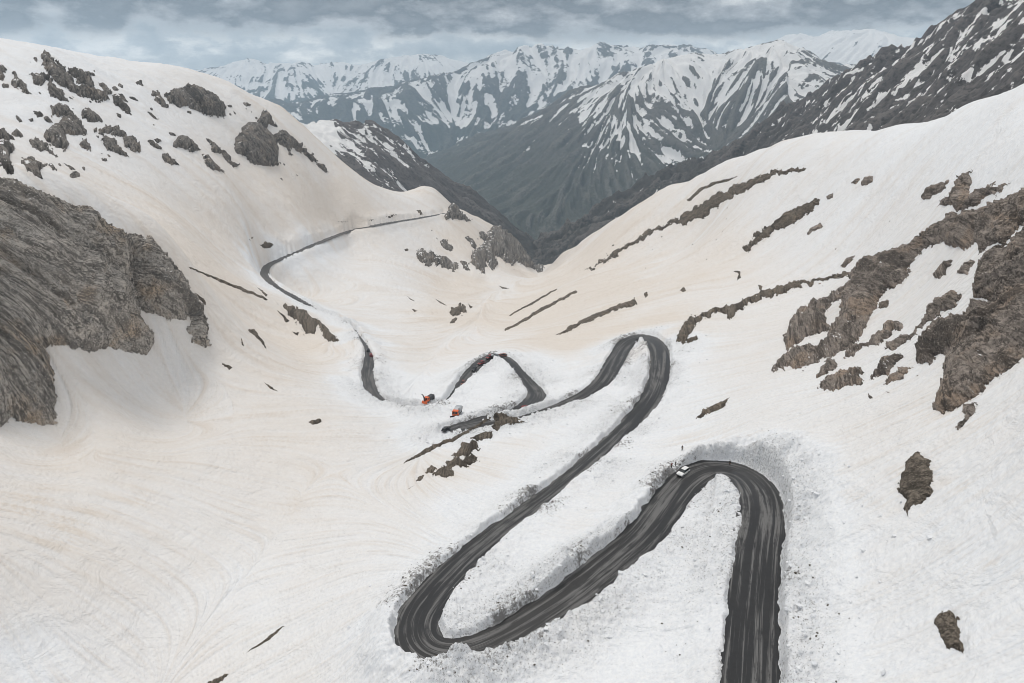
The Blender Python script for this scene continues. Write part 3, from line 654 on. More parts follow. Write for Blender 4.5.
FRAMES = {'A': (4.876, 0, 40), 'B': (4.6545, 130, 60), 'C': (2.627, 0, 170), 'D': (4.031, 770, 160), 'E': (4.031, 770, 270), 'F': (3.012, 540, 160),
          'G': (4.881, 400, 190), 'H': (6.827, 390, 400), 'I': (2.97, 0, 220), 'J': (4.267, 240, 190), 'K': (2.70, 880, 430), 'M': (2.597, 0, 420), 'X': (1.0, 0, 0)}
OUTCROPS = r"""
C cliff .038 tall grey rock cliff with rusty stains above the snow bowl at the left edge :: 0,30 60,45 120,75 180,95 235,102 260,135 300,155 325,172 345,178 355,230 350,290 365,360 385,420 412,455 385,485 335,478 290,470 240,475 190,472 140,458 122,465 135,515 150,575 145,630 150,672 110,675 60,660 25,655 0,680 -60,690 -150,650 -150,20
C cliff .034 rounded grey buttress with a snow pocket joined to the right end of the big cliff :: 332,172 395,172 425,205 450,245 480,290 505,330 530,360 545,410 548,465 515,462 492,430 500,385 490,378 485,400 440,395 395,372 360,362 338,300 335,240
A grey .012 largest dark outcrop slanting down from the knob near the left snow crest :: 205,75 235,68 262,95 300,120 350,180 375,215 440,230 500,258 535,300 480,298 420,275 380,265 330,250 280,215 250,190 230,150 215,115
A grey .012 pointed dark outcrop hanging below the highest outcrop on the left mountainside :: 220,215 245,185 280,230 310,260 345,308 300,292 250,275 225,255
A grey .009 small jagged outcrop touching the left side of the highest dark outcrop :: 145,170 180,170 235,172 245,190 215,205 190,220 165,212 165,190
A grey .009 dark outcrop cut by the left edge high on the mountainside :: -30,120 0,125 20,120 45,150 20,165 35,192 0,195 -30,195
A grey .008 narrow outcrop leaning right beside the one at the top left edge :: 55,150 80,165 118,215 155,268 110,255 95,235 65,230 55,205 70,185
A grey .006 - :: 8,215 40,218 45,232 15,236
A grey .009 broken rock rib parallel to the right side of the highest outcrop :: 330,135 360,140 380,145 410,160 440,190 455,228 400,218 370,205 360,180
A grey .006 - :: 420,152 465,165 470,178 435,172
A grey .008 thin slanting rock rib just below the left skyline crest :: 480,205 505,210 548,260 530,270 500,245
A grey .010 leaf shaped dark outcrop below the thin rib under the left skyline :: 555,265 580,275 620,320 645,370 615,360 570,320 553,290
A grey .007 - :: 570,262 600,268 630,305 605,295
A grey .006 - :: 570,210 600,225 600,237 575,225
A grey .006 - :: 660,210 690,195 708,222 680,222
A grey .006 - :: 625,278 660,280 675,300 640,290
A grey .006 - :: 565,352 590,365 593,382 570,372
A grey .013 big forked dark outcrop in the middle of the upper left mountainside :: 250,320 290,312 330,330 365,375 400,420 432,460 410,468 365,465 320,455 330,505 310,540 270,530 230,500 200,465 240,435 290,410 310,385 290,370 255,375
A grey .007 - :: 375,505 420,480 450,545 410,530
A grey .010 blunt dark outcrop between the forked outcrop and the arching one :: 390,350 410,328 450,345 505,395 470,400 430,390 395,378
A grey .010 arching dark rock band over a pale snow tongue on the left mountainside :: 485,445 510,420 560,425 620,455 680,510 688,555 640,545 610,510 600,485 560,462 520,450 500,470 482,465
A grey .010 lower dark rock under the pale snow tongue of the arching band :: 488,490 520,462 560,490 580,525 635,578 590,570 540,545 500,515
A grey .006 - :: 160,350 200,355 215,370 185,380
A grey .006 - :: 205,380 230,375 262,405 225,402
A grey .006 - :: 135,385 165,380 165,398 145,398
A grey .006 - :: 70,370 95,375 112,400 95,402
A grey .010 upper rock of the pair at the left edge above the big cliff :: -40,430 0,435 30,445 72,495 40,490 0,485 -40,480
A grey .011 lower rock of the pair at the left edge above the big cliff :: -40,485 0,490 50,510 75,525 50,570 60,620 70,660 30,650 0,610 -40,600
A grey .007 - :: 60,455 90,442 115,470 100,485 75,475
A grey .009 long dark rock slanting right above the speckled outcrop over the cliff :: 140,495 180,485 230,515 270,555 285,575 240,548 190,540 150,515
A grey .006 ragged speckled outcrop with snow gaps right above the big grey cliff :: 110,580 150,575 200,605 270,590 280,640 230,615 190,630 225,680 170,665 130,640 108,610
A grey .007 low rounded rock above the crest of the big cliff right of the speckled outcrop :: 330,655 365,632 397,645 390,668 350,670
A grey .005 - :: 310,595 340,615 370,635 345,635
A grey .006 - :: 455,430 475,425 475,450 460,455
A grey .005 - :: 490,578 520,580 525,592 500,590
B grey .014 wide flat topped dark crag just under the dip in the left skyline :: 155,155 190,165 200,140 290,128 340,132 400,175 445,215 445,260 400,268 340,255 310,235 270,215 220,222 190,205 165,175
B grey .009 slanting rock rib at the left end of the flat topped crag :: 95,138 130,155 180,220 165,230 120,195
B grey .005 - :: 75,235 100,248 132,282 105,270
B grey .010 dark outcrop with a straight top in the middle of the left streaked slope :: 205,375 230,358 270,375 330,420 290,428 240,422 210,400
B grey .009 tapering outcrop trailing down right from the straight topped one :: 335,435 365,450 400,490 445,525 390,515 350,490 340,460
B grey .009 stepped chain of dark rocks left of the big round crag :: 345,368 385,378 430,420 465,450 470,475 510,495 480,505 445,465 420,435 380,430 380,400
B grey .006 - :: 172,338 200,338 222,355 190,352
B grey .006 - :: 80,375 110,380 150,415 140,420 90,400
B grey .008 drop shaped dark rock low on the left streaked slope :: 150,440 170,435 210,470 235,500 195,490 155,470
B grey .005 - :: 108,370 130,366 150,380 130,387
B grey .016 big round dark crag on the shoulder of the left mountainside :: 485,380 520,310 560,292 610,305 650,340 685,390 690,430 692,490 650,497 600,490 550,470 515,435 485,425
B grey .013 pointed rock tower standing on top of the big round crag :: 595,285 625,240 655,265 685,310 650,305 625,320 600,305
B grey .011 ragged dark rib running down right from the big round crag :: 678,345 700,330 740,350 790,390 830,430 860,450 870,480 820,450 770,410 740,410 765,455 740,440 710,390 680,375
B grey .008 - :: 860,480 900,485 930,525 880,505
B grey .004 - :: 265,235 290,240 285,250 265,248
B grey .004 - :: 475,230 500,255 485,250
B grey .004 - :: 520,200 545,195 565,215 540,215
B grey .004 - :: 450,205 470,210 478,222 455,218
I earth .004 dark oval patch beside a small dash above the bend of the far road :: 770,75 790,66 815,72 800,84 780,84
I earth .003 - :: 733,65 752,45 750,58
I earth .005 isolated dark sliver on the snow left of the far road's foot :: 735,325 755,325 790,375 795,385 770,360
I earth .003 - :: 760,195 795,222 790,228
I earth .006 dark wedge of bare ground below the end of the far road's bend :: 920,285 960,310 1005,360 975,365 945,320
I earth .005 brown broken patch left of the dark wedge below the far road :: 850,250 900,270 940,300 935,340 905,340 880,300 850,275
I earth .003 - :: 820,265 860,300 850,305
I earth .003 - :: 865,330 890,335 885,345
I earth .003 - :: 655,420 690,435 680,445
I earth .003 - :: 780,480 830,510 800,500
I earth .006 lone dark boulder in the middle of the snow bowl :: 915,600 950,588 955,600 930,610
I earth .003 - :: 715,345 725,375 718,372
I earth .003 long thin dark line of bare ground running from the buttress towards the far road :: 560,137 650,175 720,200 795,235 790,240 720,210 650,183 560,141
I earth .004 - :: 575,215 610,240 612,255 595,240
J earth .003 - :: 530,130 590,122 560,132
J earth .003 - :: 620,112 650,104 680,102 640,120
J earth .003 - :: 755,90 785,103 770,106
J earth .002 - :: 410,135 480,131 440,138
J earth .003 - :: 710,248 720,256 708,258
D brown .016 broad brown rock rib slanting down from the right edge to the crags :: 1120,100 1024,135 940,168 860,198 800,215 770,228 745,215 700,240 655,262 640,285 590,315 560,340 480,370 430,390 390,430 350,460 315,500 320,570 440,570 450,535 500,510 545,480 560,440 590,395 620,355 670,340 720,340 760,350 790,370 830,320 850,345 850,380 880,355 915,330 940,345 1000,280 1024,265 1120,220
E brown .020 craggy brown buttress at the lower end of the broad rib :: 355,-30 310,65 290,125 275,195 240,255 220,290 190,310 90,320 45,355 0,410 45,400 90,390 100,408 160,390 210,365 240,350 300,325 340,300 365,270 390,215 420,170 440,150 430,125 450,95 500,70 550,40 565,0 460,-60
E brown .022 dark spiky pinnacles on the left side of the craggy buttress :: 45,285 65,245 95,190 110,165 155,155 172,120 200,125 240,115 290,65 315,60 300,95 260,130 215,180 240,230 190,275 160,265 135,290 110,300 70,335 60,320 65,290
E brown .006 - :: 430,155 445,140 475,115 478,145 455,160
E brown .011 three lumped brown knobs in the snow right of the craggy buttress :: 300,350 310,325 355,305 395,300 430,260 460,250 455,225 490,210 545,212 540,235 500,255 470,280 430,305 380,315 330,350
E brown .011 long narrow brown slab in the snow between buttress and right crag :: 465,315 490,285 560,258 600,225 630,190 640,150 690,110 740,90 775,115 740,150 690,180 640,210 590,250 555,280 530,310 490,322
E brown .011 square brown outcrop below the three lumped knobs :: 400,440 430,400 460,355 520,337 540,350 520,375 490,390 475,420 440,435
E brown .009 flat brown outcrop at the right foot of the square one :: 450,460 490,420 520,395 572,390 545,420 545,440 490,455
E brown .012 upright reddish brown knob below the foot of the craggy buttress :: 190,430 210,390 245,348 262,372 275,378 250,410 210,432
E brown .011 low wide brown ledge under the reddish knob :: 195,470 230,440 290,410 360,395 380,410 345,425 378,440 385,470 330,465 270,475 215,492
E brown .003 - :: 395,490 418,520 400,518
E brown .003 - :: 460,485 487,497 475,497
E brown .022 massive fractured brown crag at the right edge ending in a blunt foot :: 590,350 600,310 640,250 690,200 760,190 800,180 820,140 850,125 900,140 960,95 1024,70 1130,30 1130,290 1024,350 970,400 900,440 850,490 800,530 740,570 690,578 655,560 670,520 690,470 710,430 690,390 725,340 690,340 650,370 610,385 590,370
E brown .007 small dark rocks trailing below the foot of the massive right crag :: 745,640 770,610 790,590 770,570 800,545 830,530 825,580 800,600 775,635
D brown .018 steep brown slab at the right edge above the massive crag :: 815,555 835,480 850,430 880,390 920,350 960,360 1000,320 1120,230 1120,470 1024,505 960,540 910,560 880,563 830,563
D brown .008 slanting brown patch highest on the right snow shoulder :: 605,155 640,115 690,90 720,80 710,110 680,130 640,155
D brown .009 branching brown outcrop reaching up from the broad rib into the right snow shoulder :: 745,75 790,55 830,42 805,62 820,85 800,120 805,140 850,115 920,88 880,120 930,105 965,90 930,130 870,150 845,180 790,200 740,200 725,180 665,185 720,150 750,110 770,80
D brown .009 left one of two brown rocks in the snow pocket under the broad rib :: 665,475 680,430 720,405 742,400 715,440 700,470 680,478
D brown .008 right one of two brown rocks in the snow pocket under the broad rib :: 755,460 790,410 830,405 810,440 800,470 780,462
D brown .007 round brown rock lying alone on the upper right snowfield :: 370,105 375,75 415,65 410,85 390,105
D brown .004 - :: 320,95 345,75 370,72 345,98
D brown .004 - :: 230,150 255,130 255,155 235,163
D brown .005 small ragged patch between the long brown strip and the broad rib :: 145,300 170,270 205,252 215,268 180,285 155,305
D brown .003 - :: 285,430 310,395 345,382 320,415 300,438
F earth .006 long brown strip on the middle of the right snow slope :: 610,265 640,235 690,200 760,155 830,118 848,125 790,170 770,190 720,205 660,250 620,272
F earth .005 brown bank of an old track running from the upper hairpin to the crags :: 410,545 420,510 450,475 520,450 600,430 650,405 700,390 760,370 850,355 950,338 955,345 860,365 780,380 700,410 640,430 600,455 570,480 540,460 490,475 450,525 430,555
F earth .004 longest brown band along the upper edge of the right snow slope :: 130,338 180,305 250,260 330,215 380,190 440,160 490,130 560,90 640,55 720,32 800,24 800,34 700,48 660,70 600,100 560,120 525,150 490,170 430,200 420,185 350,215 290,250 220,290 150,330
F earth .003 thin brown line above the longest band near the right skyline :: 440,120 470,95 520,65 600,48 560,65 500,85 450,125
F earth .004 dark straight bar of bare ground above the upper hairpin bend :: 45,530 90,500 150,470 230,440 285,415 292,435 230,450 150,485 80,520
G earth .003 dark straight bar of bare ground farthest up the valley slope :: 510,680 600,630 700,570 781,530 860,490 865,500 781,545 700,590 600,645 515,690
G earth .002 hair thin dark line parallel to the upper straight bar :: 530,611 650,544 765,481 768,487 655,553 535,616
F earth .003 hooked dark mark on the snow above the old track :: 580,335 605,335 605,355 590,364 600,345
F earth .004 single dark dot above the dark straight bar :: 420,392 432,383 440,392 428,398
F earth .004 - :: 440,540 470,528 478,540 445,553
F earth .003 - :: 905,320 935,295 945,298 915,325
F earth .003 - :: 312,405 322,398 328,410 316,415
F earth .003 - :: 655,375 668,380 664,392 658,388
G grey .007 dark rock band falling from the end of the far road's spur :: 215,130 250,70 280,85 320,130 345,155 280,150 240,140
G grey .007 large ragged rock face at the tip of the snow spur above the gorge :: 375,205 395,196 425,225 436,192 452,170 505,195 565,228 645,300 705,372 700,392 680,400 620,380 560,350 540,375 500,340 470,320 465,400 440,380 415,345 410,410 370,390 335,350 350,300 390,280 410,250 385,225
G grey .004 - :: 315,235 335,222 375,265 370,290 345,265
G grey .005 dark lens of rock below the end of the far road :: 195,255 220,245 265,285 250,310 215,285
G grey .006 low wide dark outcrop on the snow face under the far road :: 70,310 100,295 150,310 200,320 250,345 290,385 260,395 200,375 150,350 140,370 90,350
G grey .004 - :: 290,345 320,350 345,390 310,385
G earth .003 - :: 475,465 540,485 500,482
G earth .004 dark clump of bare ground in the bottom of the far gully :: 235,605 250,575 300,560 335,585 300,610 265,615
G earth .003 - :: 170,530 200,545 235,570 200,555
G earth .003 - :: 245,655 255,630 285,620 265,650
G earth .003 - :: 330,550 358,572 340,578
G earth .003 - :: 20,290 40,285 45,295 25,298
G earth .003 - :: 55,578 85,592 70,596
G earth .003 - :: 80,97 100,100 115,120 95,115
G earth .003 - :: 30,515 80,548 50,535
H earth .006 narrow dark bank edge running down left from below the lowest hairpin :: 85,440 140,400 220,345 300,305 420,260 520,210 610,160 690,115 700,130 640,165 540,225 430,285 330,320 240,370 140,420
H earth .007 triangular patch of bare brown earth beside the lower road loop :: 690,110 720,95 800,105 880,135 960,150 880,155 800,170 740,200 710,218 690,190 720,160
H earth .007 oval bare earth hump right below the triangular earth patch :: 545,262 590,240 640,222 695,222 690,250 640,275 600,285 580,270
H earth .008 bare earth hump with a white snow spot on the spur :: 420,388 460,345 500,300 550,280 585,290 620,340 570,350 520,375 460,390
H earth .009 greenish brown earth hump lowest and broadest on the spur :: 270,530 310,490 350,455 400,430 480,400 550,380 600,400 570,440 510,455 430,470 420,520 360,525 310,515
H earth .009 rounded brown boulder at the left end of the lowest earth hump :: 240,500 250,465 290,450 315,475 290,495
H earth .006 small brown rock next to the rounded boulder on the spur :: 175,560 200,515 240,510 220,540
H earth .003 thin broken line of dark soil at the tip of the spur :: 85,630 150,590 180,570 150,595
X earth .006 diamond shaped brown patch in the snow between hairpin and right crags :: 696,420 703,410 715,404 731,398 722,408 708,414
K earth .008 tall dark brown patch with ragged edges alone on the right snowfield :: 65,85 110,62 135,90 145,130 130,155 148,168 120,190 88,205 75,232 65,215 72,190 48,170 50,145 65,110
K earth .008 lowest dark brown patch alone near the right bottom corner :: 147,505 205,487 210,515 215,555 228,590 230,612 215,600 180,585 165,560 155,530
M earth .004 broken dark line of stones on the snow left of the lowest bend :: 640,605 680,575 720,545 740,535 775,505 700,570 660,595
M earth .004 short dark streak of stones at the bottom edge of the snow bowl :: 535,684 580,662 595,660 560,690
"""
SHARED = {'C': ('small rock fragment at the foot of the big grey cliff', 'fragments below the big cliff'),
          'H': ('little dark clod of bare earth beside the humps on the spur', 'earth clods on the spur'),
          'K': ('small dark clod beside the lone brown patches on the right snowfield', 'clods beside the lone brown patches'),
          'X': ('small brown clod beside the diamond shaped patch', 'clods beside the diamond patch'),
          'M': ('dark stone of the broken lines at the bottom of the snow bowl', 'stones at the bottom of the snow bowl'),
          'A': ('small dark rock poking out of the snow on the upper left mountainside', 'small rocks on the upper left mountainside'),
          'B': ('small dark rock on the streaked slope around the big round crag', 'small rocks around the round crag'),
          'I': ('little dark fleck of bare ground on the snow bowl', 'dark flecks on the snow bowl'),
          'J': ('little dark fleck of bare ground above the far road', 'dark flecks above the far road'),
          'D': ('small brown rock on the upper right snowfield', 'small rocks on the upper right snowfield'),
          'E': ('small brown rock in the snow among the right crags', 'small rocks among the right crags'),
          'F': ('small dark fleck on the middle right snow slope', 'dark flecks on the right slope'),
          'G': ('small dark fleck on the snow face above the far gully', 'dark flecks above the far gully')}
for i, line in enumerate(OUTCROPS.strip().splitlines()):
    head, pts = line.split('::'); f, mat, amp, label = head.strip().split(' ', 3)
    S, ox, oy = FRAMES[f]
    poly = [tuple(float(c) for c in q.split(',')) for q in pts.split()]
    poly = [(a / S + ox, b / S + oy) for a, b in poly]
    small = label.strip() == '-'
    name = 'cliff' if mat == 'cliff' else ('bare_earth_patch' if mat == 'earth' else ('rock' if small else 'rock_outcrop'))
    cat = {'cliff': 'cliff', 'bare_earth_patch': 'bare ground', 'rock': 'rock', 'rock_outcrop': 'rock outcrop'}[name]
    if small: label, group = SHARED[f]
    else: group = None
    outcrop(name, label.strip(), cat, poly, mat, float(amp), group, 1.0, i * 3, SHARED[f])

# small stones and ledges that peep through the snow around the outcrops
def pepper(n, region, mat, f, size, tilt, amp, seed):
    rr = random.Random(seed); done = 0
    P = np.array(region, float)
    while done < n:
        x = rr.uniform(P[:, 0].min(), P[:, 0].max()); y = rr.uniform(P[:, 1].min(), P[:, 1].max())
        if sdf(np.array([x]), np.array([y]), region)[0] < 0: continue
        a = size * rr.uniform(0.5, 1.0) ** 1.5 * rr.choice((1, 1, 1.6)); b = a * rr.uniform(0.3, 0.6); t = tilt + rr.uniform(-0.35, 0.35)
        poly = []
        for k in range(7):
            q = k / 7 * 2 * math.pi; e = rr.uniform(0.7, 1.25)
            u, v = a * e * math.cos(q), b * e * math.sin(q)
            poly.append((x + u * math.cos(t) - v * math.sin(t), y + u * math.sin(t) + v * math.cos(t)))
        outcrop('bare_earth_patch' if mat == 'earth' else 'rock', SHARED[f][0], 'bare ground' if mat == 'earth' else 'rock', poly, mat, amp, SHARED[f][1], 1.0, seed + done)
        done += 1
pepper(46, [(0,55),(60,60),(150,85),(170,150),(90,170),(0,170)], 'grey', 'A', 2.6, 0.7, 0.004, 5)
pepper(30, [(150,80),(255,100),(320,160),(300,185),(200,160),(140,130)], 'grey', 'B', 2.4, 0.8, 0.004, 6)
pepper(14, [(780,330),(900,350),(960,400),(890,410),(830,400)], 'brown', 'E', 1.7, -0.5, 0.004, 7)
pepper(8, [(820,175),(900,180),(880,290),(800,290)], 'brown', 'D', 1.5, -0.5, 0.003, 8)
pepper(16, [(430,225),(500,240),(540,290),(480,270),(430,240)], 'grey', 'G', 1.8, 0.7, 0.003, 9)
pepper(16, [(570,260),(680,220),(740,200),(700,300),(600,300)], 'earth', 'F', 1.3, -0.5, 0.002, 10)
# ================================================================== vehicles, people, stones on and beside the road
def flat_mat(name, color, rough=0.5, metallic=0.0, spec=0.5, dirt=0.25):
    k = NT(name); p = k.n('ShaderNodeTexCoord').outputs['Object']
    n = k.noise(p, 1.6, 5, 0.65)
    c = k.mix(k.math('MULTIPLY', k.step(n, 0.48, 0.7), dirt), color, (0.20, 0.185, 0.165))
    return k.out(c, k.math('ADD', rough, k.math('MULTIPLY', n, 0.2)), None, spec, metallic)
PAINT = {'white': flat_mat('white_paint', (0.80, 0.80, 0.79), 0.3), 'red': flat_mat('dark_red_paint', (0.22, 0.02, 0.02), 0.35), 'grey': flat_mat('grey_paint', (0.16, 0.17, 0.19), 0.35),
         'black': flat_mat('black_paint', (0.02, 0.02, 0.024), 0.3), 'orange': flat_mat('orange_paint', (0.72, 0.13, 0.025), 0.4), 'brown': flat_mat('brown_paint', (0.20, 0.07, 0.05), 0.4), 'silver': flat_mat('silver_paint', (0.42, 0.44, 0.46), 0.35, 0.3)}
GLASS = flat_mat('dark_glass', (0.015, 0.02, 0.022), 0.08, 0, 0.6, 0.05)
RUBBER = flat_mat('tyre_rubber', (0.018, 0.018, 0.018), 0.85)
STEEL = flat_mat('grey_steel', (0.28, 0.29, 0.30), 0.45, 0.4)
LAMP = flat_mat('lamp_glass', (0.75, 0.75, 0.72), 0.15, 0, 0.6, 0.05)
import bmesh
def shape(name, mat, parent, build, bevel=0.0, subsurf=0):
    bm = bmesh.new(); build(bm)
    if bevel: bmesh.ops.bevel(bm, geom=list(bm.edges), offset=bevel, segments=2, affect='EDGES', clamp_overlap=True)
    bmesh.ops.recalc_face_normals(bm, faces=bm.faces)
    me = bpy.data.meshes.new(name); bm.to_mesh(me); bm.free()
    o = bpy.data.objects.new(name, me); COL.objects.link(o); me.materials.append(mat)
    o.parent = parent
    return o
def loft(bm, secs):
    """closed skin through rings of equal length"""
    R = [[bm.verts.new(v) for v in s] for s in secs]
    n = len(R[0])
    for a, b in zip(R, R[1:]):
        for i in range(n): bm.faces.new((a[i], a[(i + 1) % n], b[(i + 1) % n], b[i]))
    bm.faces.new(R[0][::-1]); bm.faces.new(R[-1])
def box(x0, x1, y0, y1, z0, z1, tx=0.0, ty=0.0):
    """box whose top is drawn in by tx, ty"""
    return lambda bm: loft(bm, [[(x0, y0, z0), (x1, y0, z0), (x1, y1, z0), (x0, y1, z0)],
                                [(x0 + tx, y0 + ty, z1), (x1 - tx, y0 + ty, z1), (x1 - tx, y1 - ty, z1), (x0 + tx, y1 - ty, z1)]])
def side(profile, w, tuck=0.0):
    """side view (y forward, z up) given thickness w; tuck narrows it towards the top"""
    zt = max(z for _, z in profile); z0 = min(z for _, z in profile)
    def f(bm):
        loft(bm, [[(sx * (w / 2 - tuck * (z - z0) / (zt - z0)), y, z) for y, z in profile] for sx in (-1, 1)])
    return f
def disc(x, y, z, r, t):
    def f(bm):
        loft(bm, [[(x + q * t / 2, y + r * m * math.cos(a), z + r * m * math.sin(a)) for a in [k * math.pi / 8 for k in range(16)]] for q, m in ((-1, .9), (-.7, 1), (.7, 1), (1, .9))])
    return f
def wheel(parent, x, y, r=0.34, t=0.24):
    w = shape('wheel', RUBBER, parent, disc(x, y, r, r, t))
    shape('rim', STEEL, w, disc(x + math.copysign(0.03, x), y, r, r * 0.58, t))
def empty(name, label, cat, group=None):
    o = bpy.data.objects.new(name, None); COL.objects.link(o); o.empty_display_size = 0.5
    return tag(o, label, cat, group)
def road_spot(px, py, off=0.0):
    """the point of the road surface seen at px, py, and the road's heading there"""
    best = None
    for C in (RA, RB):
        u, v = to_px(C[:, 0], C[:, 1], C[:, 2]); d = np.hypot(u - px, v - py); k = int(d.argmin())
        if best is None or d[k] < best[0]: best = (d[k], C, k)
    _, C, k = best
    k0, k1 = max(0, k - 3), min(len(C) - 1, k + 3)
    t = C[k1, :2] - C[k0, :2]; h = math.atan2(t[1], t[0]) - math.pi / 2
    a, s = pix(px, py); z = C[k, 2]; r = z / float(s)
    q = Vector((r * math.sin(a), r * math.cos(a), z + 0.01))
    if (Vector((C[k, 0], C[k, 1], z)) - q).length > C[k, 3] + 1.0:
        n = Vector((C[k, 0], C[k, 1], z + 0.01)); q = n + (q - n).normalized() * (C[k, 3] * 0.6)
    return q, h
def ground_spot(px, py):
    p = L.point(px, py); return p
def put(o, q, h, tilt=0.0):
    o.location = q; o.rotation_euler = (tilt, 0, h)
def copy_tree(o, parent=None):
    c = o.copy(); COL.objects.link(c); c.parent = parent
    for ch in list(o.children): copy_tree(ch, c)
    return c
def repaint(o, mat):
    for ch in o.children:
        if ch.name.split('.')[0] in ('body', 'roof'):
            ch.material_slots[0].link = 'OBJECT'; ch.material_slots[0].material = mat

def make_car(name, label, cat, paint, wagon=True):
    c = empty(name, label, cat)
    shape('body', paint, c, side([(-2.15, .38), (2.1, .36), (2.2, .62), (2.05, .86), (1.0, 1.0), (-2.1, 1.02), (-2.22, .75)], 1.8, 0.06), 0.05)
    cab = [(-2.0, 1.0), (0.98, .99), (0.25, 1.5), (-1.75, 1.55)] if wagon else [(-1.75, 1.0), (0.95, .99), (0.2, 1.42), (-1.05, 1.44)]
    shape('window', GLASS, c, side(cab, 1.66, 0.2), 0.03)
    y0, y1 = (-1.78, 0.22) if wagon else (-1.05, 0.18); zt = 1.535 if wagon else 1.425
    shape('roof', paint, c, box(-.66, .66, y0, y1, zt - .03, zt + .05, .05, .06), 0.02)
    for x in (-.82, .82):
        for y in (-1.35, 1.35): wheel(c, x, y)
    for x in (-.62, .62):
        shape('headlight', LAMP, c, box(x - .2, x + .2, 2.08, 2.2, .62, .78), 0.02)
    shape('bumper', RUBBER, c, box(-.85, .85, 2.08, 2.27, .36, .52), 0.03)
    return c
white = make_car('car', 'white car with dark windows stopped at the inner edge of the big hairpin', 'car', PAINT['white'])
q, h = road_spot(683, 474); put(white, q, h)

CARS = [(489, 358, 'red', 'dark red car highest in the queue on the lower road loop', 0.2), (481, 364, 'red', 'dark red car in the middle of the queue on the lower road loop', -0.1),
        (474, 370, 'black', 'black car low in the queue on the lower road loop', 0.1), (495, 356.5, 'silver', 'grey car at the top of the lower road loop ahead of the queue', 0.1),
        (503, 356, 'brown', 'brown car standing alone at the peak of the lower road loop', 0.5), (463, 384, 'brown', 'brown car coming last at the bottom of the queue', 0.1),
        (524, 409, 'red', 'dark red car driving alone round the lower bend', 0.0), (371, 356, 'red', 'dark red car on the short road piece left of the trucks', 0.1),
        (428, 409.5, 'red', 'dark red car half hidden in the snow cutting between the orange trucks', 0.3), (368, 351, 'black', 'black car ahead of the dark red one on the short road piece', 0.0),
        (446, 430.5, 'black', 'black car parked at the end of the lowest hairpin', 0.4)]
for px, py, paint, label, dh in CARS:
    c = copy_tree(white); c['label'] = label; repaint(c, PAINT[paint])
    q, h = road_spot(px, py); put(c, q, h + dh)

def snow_truck(name, label, blower):
    t = empty(name, label, 'truck', None)
    o = PAINT['orange']
    shape('chassis', RUBBER, t, box(-.95, .95, -3.4, 2.2, .65, .95), 0.03)
    cab = shape('cab', o, t, side([(.9, .9), (2.75, .9), (2.8, 1.7), (2.45, 2.75), (.9, 2.8)], 2.4, 0.08), 0.05)
    for x in (-.56, .56):
        shape('windscreen', GLASS, cab, lambda bm, x=x: loft(bm, [[(x - .47, 2.80, 1.78), (x + .47, 2.80, 1.78), (x + .45, 2.52, 2.6), (x - .45, 2.52, 2.6)], [(x - .47, 2.70, 1.78), (x + .47, 2.70, 1.78), (x + .45, 2.42, 2.6), (x - .45, 2.42, 2.6)]]))
    for x in (-1.2, 1.2):
        shape('side_window', GLASS, cab, box(x - .02, x + .02, 1.25, 2.3, 1.8, 2.55))
    for x in (-.85, .85):
        shape('headlight', LAMP, cab, box(x - .18, x + .18, 2.72, 2.83, 1.1, 1.32), 0.02)
    for x in (-.95, .95):
        for y in (1.75, -1.6, -2.75): wheel(t, x, y, .52, .42)
    if blower:
        shape('blower_head', o, t, box(-1.35, 1.35, 3.0, 4.1, .15, 1.35, 0, .25), 0.05)
        def chute(bm):
            pts = [(0, 3.4, 1.3, .42), (.1, 3.4, 2.3, .36), (.35, 3.4, 3.4, .30), (.8, 3.5, 4.3, .26), (1.3, 3.6, 4.7, .30)]
            loft(bm, [[(x + r * math.cos(a), y + r * math.sin(a), z) for a in [k * math.pi / 5 for k in range(10)]] for x, y, z, r in pts])
        shape('chute', PAINT['black'], t, chute)
        shape('engine_box', PAINT['black'], t, box(-1.15, 1.15, -3.3, .7, .95, 2.5, .1, .15), 0.05)
    else:
        bed = shape('load_bed', STEEL, t, box(-1.25, 1.25, -3.5, .7, .98, 2.35, -.12, -.1), 0.04)
        shape('load_cover', PAINT['silver'], bed, side([(-3.5, 2.34), (.72, 2.34), (.72, 2.62), (-1.4, 2.95), (-3.5, 2.6)], 2.5, .5), 0.04)
        shape('exhaust', PAINT['black'], t, lambda bm: loft(bm, [[(-1.1 + .2 * math.cos(a), .8 + .2 * math.sin(a), z) for a in [k * math.pi / 4 for k in range(8)]] for z in (1.0, 3.3)]))
        def blade(bm):
            prof = [(3.9, .15), (3.5, .35), (3.35, .8), (3.5, 1.25), (3.75, 1.4), (3.66, 1.42), (3.40, 1.28), (3.24, .8), (3.4, .3), (3.8, .1)]
            loft(bm, [[(x, y + .35 * x, z) for y, z in prof] for x in (-1.6, 0, 1.6)])
        shape('plough_blade', PAINT['black'], t, blade)
        shape('plough_arm', RUBBER, t, box(-.5, .5, 2.6, 3.4, .55, .8), 0.03)
    return t
pl = snow_truck('snow_plough_truck', 'orange snow plough truck with a grey covered load bed facing the drone', False)
p = ground_spot(457, 415); put(pl, p, math.radians(168)); pl.scale = (1.12,) * 3
bl = snow_truck('snow_blower_truck', 'orange snow blower truck with a raised dark chute on the snow', True)
p = ground_spot(429, 401); put(bl, p, math.radians(150)); bl.scale = (0.95,) * 3

